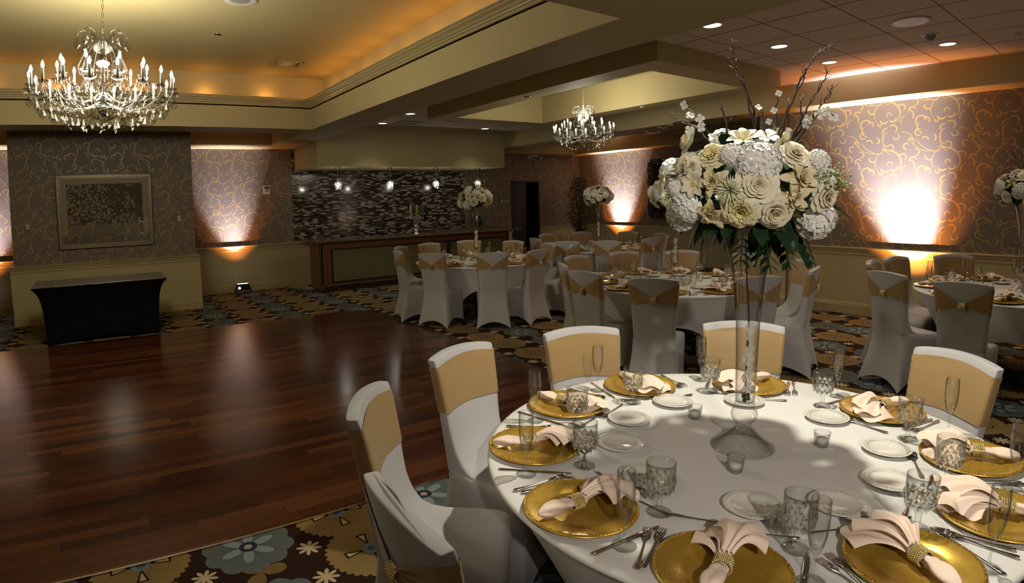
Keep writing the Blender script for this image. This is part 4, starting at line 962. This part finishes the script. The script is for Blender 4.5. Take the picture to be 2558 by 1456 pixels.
b.ball((0, 0, -.01), .20, 14, 10, .62)
b.build('foliage', M['leaf'], bq)
# fern sprigs hanging under the front
b = MB()
for a, L in ((-2.75, .11), (-2.35, .13), (-2.05, .12), (-1.6, .12)):
    st = Vector((.17 * cos(a), .17 * sin(a), -.15)); dr = Vector((cos(a) * .45, sin(a) * .45, -1)).normalized()
    b.tube([st, st + dr * L], .0022, 5)
    for i in range(4):
        p = st + dr * L * (.15 + .85 * i / 4); s2 = dr.cross(Vector((cos(a), sin(a), 0))).normalized()
        for sg in (-1, 1): leaf_into(b, p, s2 * sg + dr * .9, .052 * (1 - i * .1), .014, up=Vector((0, 0, 1)), droop=.1)
b.build('fern_sprigs', M['leaf'], bq)
for i, br in enumerate(BR):
    pts = wander(br, .0045, R_); b = MB(); n = len(pts); st = C0 + (Vector(br[0]) - C0) * .25; pts = [st] + pts
    b.tube([p - C0 for p in pts], [lerp(.0042, .0011, k / n) for k in range(n + 1)], 6)
    for k in range(3, n - 1, 3):
        d = (pts[k + 1] - pts[k - 1]).normalized(); s2 = Vector((R_.uniform(-1, 1), R_.uniform(-1, 1), R_.uniform(.2, 1))); q = pts[k] + (d + s2 * .8).normalized() * R_.uniform(.015, .045)
        b.tube([pts[k] - C0, (pts[k] + q) / 2 - C0 + Vector((0, 0, .003)), q - C0], [.0018, .0013, .0007], 5)
        b.ball(pts[k] - C0, .0036, 6, 4)
    b.build('curly_branch', M['stem'], bq)
for i, (st, bl) in enumerate(BL):
    b = MB(); pts = wander(st, .003, R_); b.tube([C0 * 0] + [p - C0 for p in pts], [.002] * (len(pts) + 1), 5); sp = b.build('blossom_stem', M['leaf'], bq)
    for q in bl:
        n_ = (Vector((0, 0, H)) - Vector(q)).normalized() + Vector((R_.uniform(-.6, .6), R_.uniform(-.6, .6), R_.uniform(-.2, .8))); place_flower('dogwood', q, n_.normalized(), .017 if i < 2 else .012, bq, C0, 'small_blossom', False)
b = MB()
for k in range(60):
    c = Vector((1.775, .715, 1.70)) - C0 + Vector((R_.gauss(0, .022), R_.gauss(0, .018), R_.gauss(0, .022))); b.ball(c, .0045, 5, 4)
b.build('tiny_filler_flowers', M['sprig'], bq)['kind'] = 'stuff'
# curved stem and orchids inside the vase
orc = empty('orchid_spray', 'white orchid spray standing inside the tall glass vase of the near table', 'flowers', (1.868, 1.04, ZC + .166))
b = MB(); b.tube([(.0, 0, .0), (.006, .004, .15), (.012, .003, .30), (-.012, .0, .42), (-.045, -.015, .50), (-.06, -.02, .57)], .0030, 6); b.build('orchid_stem', M['stem'], orc)
for k, (dx, dz) in enumerate(((.004, .05), (-.006, .085), (.005, .12), (-.004, .155), (.006, .19), (-.004, .235), (.006, .262))):
    o = link('orchid_bloom', FM['dogwood'], orc, (dx, -.006, dz)); o.scale = (.0245,) * 3; o.rotation_mode = 'QUATERNION'; o.rotation_quaternion = Vector((-.6 + .3 * (k % 3), -1, .3 * (k % 2))).to_track_quat('Z', 'Y'); o.data = FM['dogwood']
b = MB()
for c in ((.008, -.008, .012), (-.010, -.004, .010), (.0, .006, .02), (-.004, -.012, .028)): b.ball(c, .008, 8, 6)
b.build('green_berries', M['leaf'], orc)

# smaller arrangements on the other tables (one prototype, copied)
def fib(n, k): 
    z = 1 - 1.62 * (k + .5) / n; r = sqrt(max(0, 1 - z * z)); a = k * 2.39996; return Vector((r * cos(a), r * sin(a), z))
def small_bouquet(label, seed):
    R2 = random.Random(seed); o = empty('flower_bouquet', label, 'bouquet', (0, 0, 0), 0, 'bouquets in the trumpet vases')
    kinds = ['rose', 'hyd', 'open', 'rose', 'hyd', 'peony', 'rose', 'hyd', 'open', 'rose', 'hyd', 'rose']
    for k in range(28):
        n_ = fib(28, k); p = Vector((n_.x * .245, n_.y * .245, n_.z * .185)); kd = kinds[(k + seed) % 12]
        place_flower(kd, p, n_, R2.uniform(.052, .07) * (1.15 if kd == 'hyd' else 1), o, Vector((0, 0, 0)), None, True, R2.uniform(0, 6), .35)
    b = MB()
    for k in range(110):
        n_ = fib(110, k); leaf_into(b, Vector((n_.x * .16, n_.y * .16, n_.z * .12)), n_ + Vector((R2.uniform(-.4, .4), R2.uniform(-.4, .4), R2.uniform(-.3, .3))), R2.uniform(.07, .10), .022)
    b.ball((0, 0, 0), .17, 12, 8, .7); b.build('foliage', M['leaf'], o)
    for k in range(7):
        a = k * 2.39 + seed; L = R2.uniform(.30, .42); pts = wander([(.03 * cos(a), .03 * sin(a), .1), (.09 * cos(a), .09 * sin(a), .1 + L * .5), (.17 * cos(a), .17 * sin(a), .08 + L)], .008, R2)
        MB().tube(pts, [lerp(.0035, .001, i / len(pts)) for i in range(len(pts))], 5).build('curly_branch', M['stem'], o)
    b = MB()
    for k in range(9):
        a = k * 1.9 + 1; rr = R2.uniform(.10, .24); 
        for j in range(4): b.ball((rr * cos(a) + R2.gauss(0, .015), rr * sin(a) + R2.gauss(0, .015), .20 + .05 * j + R2.gauss(0, .01)), .007, 5, 4)
    b.build('blossom_sprigs', M['sprig'], o)['kind'] = 'stuff'
    return o
for i, (t, dz) in enumerate((('middle', 0), ('bar', 0), ('corner', 0), ('right', -.02))):
    x, y = T[t]; lb = {'middle': 'round white bouquet half hidden behind the big bouquet, on the middle table', 'bar': 'round cream rose bouquet on the table in front of the bar', 'corner': 'round white bouquet with dark twigs on the far corner table', 'right': 'white bouquet cut by the right edge of the picture'}[t]
    v_ = link('glass_vase', VME, None, (x, y, ZC)); tag(v_, 'clear trumpet vase on the ' + TN[t], 'vase', 'trumpet vases')
    o = small_bouquet(lb, i + 2); o.location = (x, y, 1.665 + dz)
    s_ = empty('orchid_spray', 'pale orchid spray inside the vase of the ' + TN[t], 'flowers', (x, y, ZC + .166), 0, 'orchid sprays in vases')
    for ch in orc.children: c = ch.copy(); COL.objects.link(c); c.parent = s_

# ------------------------------------------------------------------ crystal chandeliers
def chandelier(label, loc, sc, chain_len):
    o = empty('crystal_chandelier', label, 'chandelier', loc, 0, 'crystal chandeliers'); o.scale = (sc,) * 3     # origin: z=0 is the lowest drop
    # central column
    MB().lathe([(.004, .12), (.03, .13), (.05, .17), (.03, .21), (.018, .24), (.03, .28), (.016, .33), (.014, .60), (.03, .64), (.016, .68), (.014, .86), (.004, .88)], 16).build('centre_column', M['chrome'], o)
    MB().lathe([(.02, .54), (.075, .57), (.115, .63), (.125, .68), (.105, .735), (.055, .775), (.03, .79)], 20, rf=lambda i, a, r, z: r * (1 + .05 * sin(a * 10))).build('glass_urn', M['crystal'], o)
    MB().lathe([(.001, .0), (.02, .01), (.035, .035), (.02, .06), (.008, .07), (.06, .10), (.10, .12), (.06, .14)], 16, smooth=False).build('bottom_bowl', M['crystal'], o)
    # upper curved ribs and crown scrolls with leaf drops
    for k in range(10):
        a = 2 * pi * k / 10 + .1; c, s_ = cos(a), sin(a)
        MB().tube([(r * c, r * s_, z) for r, z in ((.19, .47), (.20, .54), (.165, .62), (.135, .68), (.10, .74), (.05, .77))], .006, 6).build('rib', M['crystalarm'], o)
    for k in range(8):
        a = 2 * pi * k / 8; c, s_ = cos(a), sin(a)
        m_ = MB().tube([(r * c, r * s_, z) for r, z in ((.03, .70), (.06, .79), (.10, .845), (.15, .86), (.195, .84), (.205, .805))], [.008, .008, .007, .007, .006, .005], 6).build('crown_scroll', M['crystalarm'], o)
        MB().gem((.205 * c, .205 * s_, .80), .030, .105, 6, .3).build('pendant', M['crystal'], m_)
        MB().gem((.12 * c, .12 * s_, .84), .018, .06, 6, .3).ball((.15 * c, .15 * s_, .865), .012, 6, 4).build('pendant', M['crystal'], m_)
    arm0 = None
    spec = [(18, .585, .335, .24, 0), (9, .375, .44, .32, .17)]
    protos = []
    for n, R1, zc, zs, a0 in spec:
        A = MB().tube([(.03, 0, zs), (R1 * .25, 0, zs - .06), (R1 * .5, 0, zs - .095), (R1 * .75, 0, zs - .075), (R1 * .93, 0, zs - .015), (R1, 0, zs + .045), (R1, 0, zc - .01)], [.009, .009, .008, .008, .007, .006, .006], 7)
        A.ball((R1 * .5, 0, zs - .095), .014, 7, 5); ame = me_of(A, 'arm', M['crystalarm'], False)
        bo = me_of(MB().lathe([(.006, zc - .012), (.03, zc - .008), (.046, zc + .004), (.048, zc + .009), (.03, zc), (.006, zc - .004)], 18, (R1, 0, 0), rf=lambda i, a, r, z: r * (1 + .06 * abs(sin(a * 6)) if r > .04 else 1)), 'bobeche', M['crystal'], False)
        ca = me_of(MB().lathe([(.001, zc), (.010, zc), (.0105, zc + .105), (.001, zc + .106)], 12, (R1, 0, 0)), 'candle_sleeve', M['plastic_white'], False)
        bu = me_of(MB().lathe([(.001, zc + .105), (.008, zc + .108), (.0135, zc + .125), (.012, zc + .142), (.005, zc + .158), (.0005, zc + .168)], 12, (R1, 0, 0)), 'bulb', M['bulb'], False)
        dr = MB()
        for j in range(6):
            aa = 2 * pi * j / 6; dr.gem((R1 + .044 * cos(aa), .044 * sin(aa), zc), .0085, .045, 5, .3)
        dm = me_of(dr, 'bobeche_drops', M['crystal'], False)
        for k in range(n):
            a = 2 * pi * k / n + a0; q = link('arm', ame, o, None, (0, 0, a)); 
            for nm, me in (('bobeche', bo), ('candle_sleeve', ca), ('bulb', bu)): link(nm, me, q)
            link('bobeche_drops', dm, q)['kind'] = 'stuff'
    pm = me_of(MB().gem((0, 0, 0), .033, .115, 6, .32), 'pendant', M['crystal'], False)
    pm2 = me_of(MB().gem((0, 0, 0), .017, .065, 6, .32), 'pendant', M['crystal'], False)
    cnt = 0
    for n, r, z, me, off in ((18, .585, .30, pm, 0), (18, .50, .215, pm, .17), (15, .40, .165, pm, .05), (12, .29, .135, pm, .1), (8, .17, .11, pm, .2), (18, .54, .245, pm2, .09), (9, .36, .36, pm2, .17)):
        for k in range(n):
            if cnt >= 98: break
            cnt += 1; a = 2 * pi * k / n + off; q = link('pendant', me, o, (r * cos(a), r * sin(a), z), (0, 0, a))
    g = MB(); Rg = random.Random(3)
    for k in range(18):      # swags of beads between neighbouring arms, inner to outer strings
        a1, a2 = 2 * pi * k / 18, 2 * pi * (k + 1) / 18; 
        for i in range(1, 9):
            t = i / 9; a = lerp(a1, a2, t); g.ball((.575 * cos(a), .575 * sin(a), .315 - .055 * 4 * t * (1 - t)), .0075, 5, 3)
        for i in range(9):
            t = i / 8; r = lerp(.10, .56, t); g.ball((r * cos(a1), r * sin(a1), .50 - .26 * sin(pi * t * .72) + .03 * t), .0075, 5, 3)
    for k in range(240):
        a = Rg.uniform(0, 6.28); r = .08 + .46 * sqrt(Rg.random()); z = .16 + .12 * (r / .54) ** 2 + Rg.uniform(-.02, .17) * (1 - r * .6); g.gem((r * cos(a), r * sin(a), z), .010, .036, 5, .3)
    gg = g.build('bead_garlands', M['crystal'], o); gg['kind'] = 'stuff'
    c = MB(); nl = int(chain_len / .034)
    for k in range(nl):
        z = .885 + (k + .5) * chain_len / nl; pts = [(.009 * cos(t), 0, z + .021 * sin(t)) if k % 2 else (0, .009 * cos(t), z + .021 * sin(t)) for t in [2 * pi * i / 8 for i in range(9)]]; c.tube(pts, .0026, 5, cap=False)
    c.build('chain', M['brass'], o)
    MB().lathe([(.008, .885 + chain_len - .03), (.05, .885 + chain_len - .012), (.06, .885 + chain_len)], 20).build('ceiling_cup', M['brass'], o)
    return o
chandelier('large crystal chandelier with candle bulbs hanging over the dance floor', (CH1[0], CH1[1], 2.355), 1.0, 3.66 - 2.355 - .885)
chandelier('smaller crystal chandelier hanging from the small raised tray beyond the beam', (CH2[0], CH2[1], 2.293), .69, (3.36 - 2.293) / .69 - .885)

# crystal pendants over the bar
pp = None
for i, x in enumerate((4.14, 5.26, 6.35, 7.44)):
    lb = 'small crystal pendant lamp over the bar, %s' % ('furthest left, near the mosaic edge', 'second from the left end', 'third from the left, before the beer taps side', 'just above the bar table bouquet')[i]
    if pp is None:
        o = empty('pendant_lamp', lb, 'pendant light', (x, 10.43, 2.368), 0, 'crystal pendant lamps over the bar')
        MB().lathe([(.001, -.03), (.03, -.028), (.055, -.012), (.06, 0)], 24).build('ceiling_canopy', M['chrome'], o)
        MB().tube([(0, 0, -.02), (0, 0, -.25)], .0022, 6).build('cord', M['steel'], o)
        g = MB()
        for L in range(7):
            zz = -.255 - L * .026; rr = (.03, .052, .062, .062, .052, .038, .02)[L]
            for k in range(10):
                a = 2 * pi * (k + .5 * (L % 2)) / 10; g.gem((rr * cos(a), rr * sin(a), zz), .011, .040, 5, .35)
        g.build('crystal_shade', M['crystalbright'], o)
        MB().ball((0, 0, -.335), .030, 12, 8).build('bulb', M['bulb'], o)
        pp = o
    else: o = copy_tree(pp); o.location = (x, 10.43, 2.368); o['label'] = lb
# ------------------------------------------------------------------ bar
bar = empty('bar_counter', 'long cherry bar front with olive inset panels below the mosaic wall', 'bar', (0, 0, 0))
BX0, BX1, BY, BT = 3.66, 8.12, 10.25, .945
MB().box(BX0, BX1, BY, BY + .05, .12, BT).box(BX0, BX0 + .04, BY, BY + .62, .04, BT).box(BX1 - .04, BX1, BY, BY + .62, .04, BT).build('front_body', M['cherry'], bar, bevel=.003)
MB().box(BX0 + .02, BX1 - .01, BY + .01, BY + .04, 0, .115).build('toe_kick', M['darkwood'], bar)
MB().box(BX0, BX1, BY - .006, BY + .002, .112, .126).box(BX0 - .002, BX0 + .008, BY - .006, BY, .12, BT).build('edge_strip', M['steel'], bar)
for x0, x1 in ((3.90, 5.40), (5.48, 6.46), (6.55, 7.96)):
    p_ = MB().box(x0, x1, BY - .010, BY + .002, .20, .785).build('inset_panel', M['weave'], bar)
    MB().box(x0 - .035, x0, BY - .016, BY, .165, .82).box(x1, x1 + .035, BY - .016, BY, .165, .82).box(x0, x1, BY - .016, BY, .165, .20).box(x0, x1, BY - .016, BY, .785, .82).build('panel_frame', M['darkwood'], p_, bevel=.004)
tag(MB().box(BX0 - .10, 8.45, BY - .10, BY + .66, BT, BT + .035).box(BX0 - .10, BX0 + .4, BY + .66, BY + 1.0, BT, BT + .035).build('granite_countertop', M['granite'], bevel=.008), 'speckled granite countertop running along the top of the bar', 'countertop')
o = empty('end_post', 'cream square post with cap at right end of bar', 'post', (8.19, BY + .05, 0))
MB().box(-.05, .05, -.05, .05, 0, .90).build('shaft', M['trim'], o, bevel=.004); MB().box(-.07, .07, -.07, .07, .90, .944).build('cap', M['trim'], o, bevel=.006)
o = empty('back_counter', 'dark service counter with granite ledge against the wall behind the bar', 'counter', (0, 0, 0))
MB().box(6.7, 8.5, 11.08, 11.52, 0, .96).build('cabinet_body', M['cherry'], o); MB().box(6.65, 8.55, 11.02, 11.53, .96, 1.0).build('ledge', M['granite'], o, bevel=.006)
o = empty('glass_globe', 'dark teal glass globe on the ledge behind the bar table bouquet', 'globe', (7.98, 11.25, 1.0))
MB().lathe([(.0001, 0), (.07, 0), (.07, .02), (.05, .03)], 24).build('base', M['darkwood'], o); MB().ball((0, 0, .165), .145, 28, 18).build('globe', M['tealglass'], o)
# beer tap tower
o = empty('beer_tap_tower', 'chrome beer tap tower with coloured handles on the bar', 'beer tap', (5.89, 10.55, BT + .035))
MB().lathe([(.07, 0), (.07, .012), (.045, .02), (.042, .06), (.05, .07), (.042, .08), (.042, .15), (.05, .16), (.042, .17), (.042, .24), (.052, .25), (.05, .37), (.055, .38), (.001, .385)], 24).build('column', M['chrome'], o)
MB().tube([(-.16, 0, .34), (.16, 0, .34)], .03, 14).build('cross_pipe', M['chrome'], o)
for k, c in enumerate(((.50, .33, .03), (.02, .03, .10), (.42, .36, .05), (.02, .09, .03), (.03, .12, .04))):
    t = NT('tap_handle_paint'); t.set(color=c, rough=.35); x = -.14 + .07 * k
    f_ = MB().tube([(x, 0, .34), (x, -.07, .34), (x, -.085, .31)], .010, 8).tube([(x, -.06, .35), (x, -.06, .40)], .006, 6).build('faucet', M['chrome'], o)
    MB().lathe([(.001, 0), (.012, .0), (.02, .06), (.024, .15), (.022, .20), (.012, .225), (.001, .228)], 12, (x, -.06, .395)).build('handle', t.m, f_)
# ------------------------------------------------------------------ framed picture, boxes, sign
o = empty('framed_picture', 'framed blossom print in silver gilt frame on the scroll wallpaper', 'picture', (.05, P1 - .001, 1.685), 0); o.rotation_euler = (radians(2.0), 0, 0)
fw, fh = .71, .575
def ring_box(b, x, z, wd, y0, y1): return b.box(-x, x, y0, y1, z - wd, z).box(-x, x, y0, y1, -z, -z + wd).box(-x, -x + wd, y0, y1, -z + wd, z - wd).box(x - wd, x, y0, y1, -z + wd, z - wd)
ring_box(MB(), fw, fh, .012, -.035, -.002).build('outer_edge', M['black_metal'], o)
b = ring_box(MB(), fw - .012, fh - .012, .045, -.045, -.002); ring_box(b, fw - .057, fh - .057, .020, -.034, -.002).build('moulding', M['frame'], o, bevel=.004)
ring_box(MB(), fw - .077, fh - .077, .075, -.012, -.004).build('mat_board', M['mat'], o)
me = MB().add([(-.56, -.006, -.425), (.56, -.006, -.425), (.56, -.006, .425), (-.56, -.006, .425)], [(0, 1, 2, 3)], False).mesh('print'); me.uv_layers.new(name='uv')
for li, c in enumerate(((0, 0), (1.3, 0), (1.3, 1), (0, 1))): me.uv_layers[0].data[li].uv = c
me.materials.append(M['blossom']); link('print', me, o)
MB().box(-fw + .07, fw - .07, -.018, -.016, -fh + .07, fh - .07).build('glazing', M['pane'], o)
def wbox(nm, label, cat, x, y, z, w_, h, d, mat=None):
    o = empty(nm, label, cat, (x, y, z)); MB().box(-w_ / 2, w_ / 2, -d, 0, -h / 2, h / 2).build('housing', mat or M['plastic_white'], o, bevel=.006); return o
q = wbox('wall_thermostat', 'small white wall box on scroll wallpaper left of the framed picture', 'wall box', -1.08, P1, 1.49, .05, .075, .03); MB().box(-.012, .012, -.033, -.029, -.02, .02).build('cover', M['plastic_grey'], q)
q = wbox('wall_thermostat', 'small white wall box on scroll wallpaper right of the framed picture', 'wall box', 1.16, P1, 1.51, .05, .085, .03); MB().box(-.012, .012, -.033, -.029, -.02, .02).build('cover', M['plastic_grey'], q)
q = wbox('alarm_strobe', 'white alarm strobe box throwing a tall shadow beside the mosaic wall', 'alarm', 3.03, P2, 1.99, .13, .17, .06); MB().box(-.035, .035, -.075, -.058, -.045, .005).build('strobe_lens', M['plastic_grey'], q); MB().box(-.05, .05, -.064, -.058, .02, .06).build('sounder_grille', M['black_metal'], q)
q = empty('wall_outlet', 'brown wall outlet low on the far right wall', 'outlet', (XF - .006, 7.96, .44)); MB().box(-.006, 0, -.035, .035, -.057, .057).build('cover_plate', M['trim'], q, bevel=.002); MB().box(-.009, -.005, -.016, .016, -.04, .04).build('socket', M['frame'], q)['kind'] = 'thing'
q = empty('door_sign', 'small grey plaque with arrow on the wall left of the doorway', 'sign', (9.065, P2, 1.60)); MB().box(-.185, .185, -.015, 0, -.07, .07).build('backplate', M['darkwood'], q); MB().box(-.17, .17, -.02, -.014, -.056, .056).build('face', M['plastic_grey'], q)
MB().box(-.075, .075, -.022, -.0195, -.014, -.002).prism([(.10, -.022), (.14, -.022), (.14, -.0195), (.10, -.0195)], -.006, .006).add([(.135, -.0215, -.028), (.165, -.0215, 0), (.135, -.0215, .028)], [(0, 1, 2)], False).build('lettering', M['darkwood'], q)
q = empty('emergency_light', 'white twin headed emergency light high above the doorway', 'emergency light', (10.02, P2, 2.745)); MB().box(-.13, .13, -.08, 0, -.01, .05).build('battery_box', M['plastic_white'], q, bevel=.006)
for sx in (-1, 1): hd = MB().lathe([(.001, -.03), (.03, -.028), (.055, .02), (.058, .03), (.05, .03), (.001, .012)], 18).build('lamp_head', M['plastic_white'], q, (sx * .19, -.08, -.03), (radians(70), 0, sx * .5))
# metal wall art on the far right wall
o = empty('wall_art', 'dark square metal wall art with notched border on far right wall', 'wall art', (XF - .002, 8.42, 1.82))
b = MB(); S_ = .66; nseg = 9
for k in range(nseg):
    c = -S_ + S_ * 2 * (k + .5) / nseg; hw = S_ / nseg * .92; dpt = .02 + .02 * (k % 2)
    for sg in (-1, 1):
        b.box(-.05 - dpt, 0, sg * S_ - .07, sg * S_ + .07, c - hw, c + hw); b.box(-.05 - dpt, 0, c - hw, c + hw, sg * S_ - .07, sg * S_ + .07)
b.build('notched_border', M['pewter'], o, bevel=.012); MB().box(-.03, 0, -S_ + .06, S_ - .06, -S_ + .06, S_ - .06).build('mirror_centre', M['darkmirror'], o)
# ------------------------------------------------------------------ black covered side table
o = empty('side_table', 'long table in tight black stretch cover with wood grain top', 'table', (-.08, 8.62, 0))
b = MB(); n = 64; lv = [(.757, .822, .418), (.752, .828, .424), (.735, .815, .415), (.70, .782, .392), (.64, .752, .362), (.55, .730, .335), (.42, .715, .310), (.25, .706, .292), (.10, .704, .284), (.004, .705, .28)]
vs_ = []
for z, hx, hy in lv:
    for i in range(n):
        s_ = 4 * i / n; kk = int(s_); t = s_ - kk; c4 = [(-1, -1), (1, -1), (1, 1), (-1, 1)]; a, c = c4[kk], c4[(kk + 1) % 4]; x, y = lerp(a[0], c[0], t), lerp(a[1], c[1], t)
        inn = 1 - .035 * (1 - (2 * t - 1) ** 2) * (1 - z / .757) * 1.2
        zz = z + (.05 * (1 - (2 * t - 1) ** 2) if z < .05 else 0)
        vs_.append((x * hx * (inn if kk % 2 == 1 else 1), y * hy * (inn if kk % 2 == 0 else 1), zz))
fs = [(j * n + i, j * n + (i + 1) % n, (j + 1) * n + (i + 1) % n, (j + 1) * n + i) for j in range(len(lv) - 1) for i in range(n)]
me = me_of(b.add(vs_, fs, True), 'stretch_cover', M['black_fabric']); link('stretch_cover', me, o)
def m_top():
    t = NT('wood_grain_print_top'); p = t.obj(); q = t.v('MULTIPLY', p, (5, 26, 1)); n1 = t.noise(q, 1.0, 3, .6); wv = t.f('SINE', t.f('MULTIPLY', n1, 55))
    t.set(color=t.mix(t.f('ADD', .5, t.f('MULTIPLY', wv, .5)), (.05, .042, .038), (.34, .32, .30)), rough=.28, spec=.6); return t.m
MB().box(-.824, .824, -.42, .42, .755, .763).build('table_top', m_top(), o, bevel=.003)
# ------------------------------------------------------------------ floor uplight fixtures
up = None
for x, y, rz, lb in ((2.40, 11.22, 0, 'black floor uplight with lit display between the wall panel and bar'), (-1.95, 11.22, 0, 'black floor uplight left of the projecting wall panel'), (8.14, 2.30, -pi / 2, 'black floor uplight against the right wall behind the chairs'), (11.32, 10.10, -pi / 2, 'black floor uplight by the far right wall near the tree')):
    if up is None:
        o = empty('floor_uplight', lb, 'uplight', (x, y, 0), rz, 'floor uplights along the walls')
        MB().profile_x([(-.055, .075), (.055, .075), (.065, .10), (.065, .17), (.05, .19), (-.05, .19), (-.065, .17), (-.065, .10)], -.12, .12).build('lamp_body', M['black_metal'], o, bevel=.006)
        for sx in (-1, 1): MB().tube([(sx * .14, 0, .13), (sx * .145, -.03, .06), (sx * .15, -.06, .004)], .007, 6).tube([(sx * .14, 0, .13), (sx * .145, .03, .06), (sx * .15, .06, .004)], .007, 6).build('yoke_leg', M['black_metal'], o)
        MB().tube([(-.15, -.06, .006), (.15, -.06, .006)], .006, 6).build('foot_bar', M['black_metal'], o)
        MB().box(-.105, -.055, -.068, -.063, .10, .125).box(-.10, -.06, -.068, -.063, .135, .142).build('display', M['ledwhite'], o)
        MB().box(-.10, .10, -.03, .045, .189, .193).build('lens', M['ledwhite'], o)
        up = o
    else: o = copy_tree(up); o.location = (x, y, 0); o.rotation_euler = (0, 0, rz); o['label'] = lb
# ------------------------------------------------------------------ corner tree
o = empty('potted_tree', 'tall dark ficus tree standing in the corner beside the doorway', 'tree', (10.95, 10.80, 0))
MB().lathe([(.0001, .01), (.13, .01), (.16, .30), (.18, .32), (.165, .33), (.15, .28), (.0001, .27)], 28).build('pot', M['black_metal'], o)
b = MB(); R_ = random.Random(31)
for k in range(4):
    a = k * 1.6; b.tube([(.02 * cos(a), .02 * sin(a), .27), (.05 * cos(a + 1), .05 * sin(a + 1), .7), (.03 * cos(a), .03 * sin(a), 1.1), (.12 * cos(a), .12 * sin(a), 1.7)], [.02, .016, .013, .007], 7)
b.build('trunk', M['stem'], o)
b = MB()
for k in range(2100):
    z = R_.uniform(.72, 2.18); hh = (z - .72) / 1.46; rad = .34 * (sin(pi * min(1, hh * .92 + .06)) ** .6) * (.75 + .45 * hh); rr = rad * R_.random() ** .4; a = R_.uniform(0, 2 * pi)
    p = Vector((rr * cos(a), rr * sin(a), z)); d = Vector((cos(a) + R_.uniform(-.8, .8), sin(a) + R_.uniform(-.8, .8), R_.uniform(-.9, .3)))
    d.normalize(); sd = d.cross(Vector((0, 0, 1))).normalized(); L = R_.uniform(.05, .085); w_ = L * .24
    b.add([p, p + d * L * .5 + sd * w_, p + d * L, p + d * L * .5 - sd * w_], [(0, 1, 2, 3)], False)
b.build('foliage', M['ficus'], o)
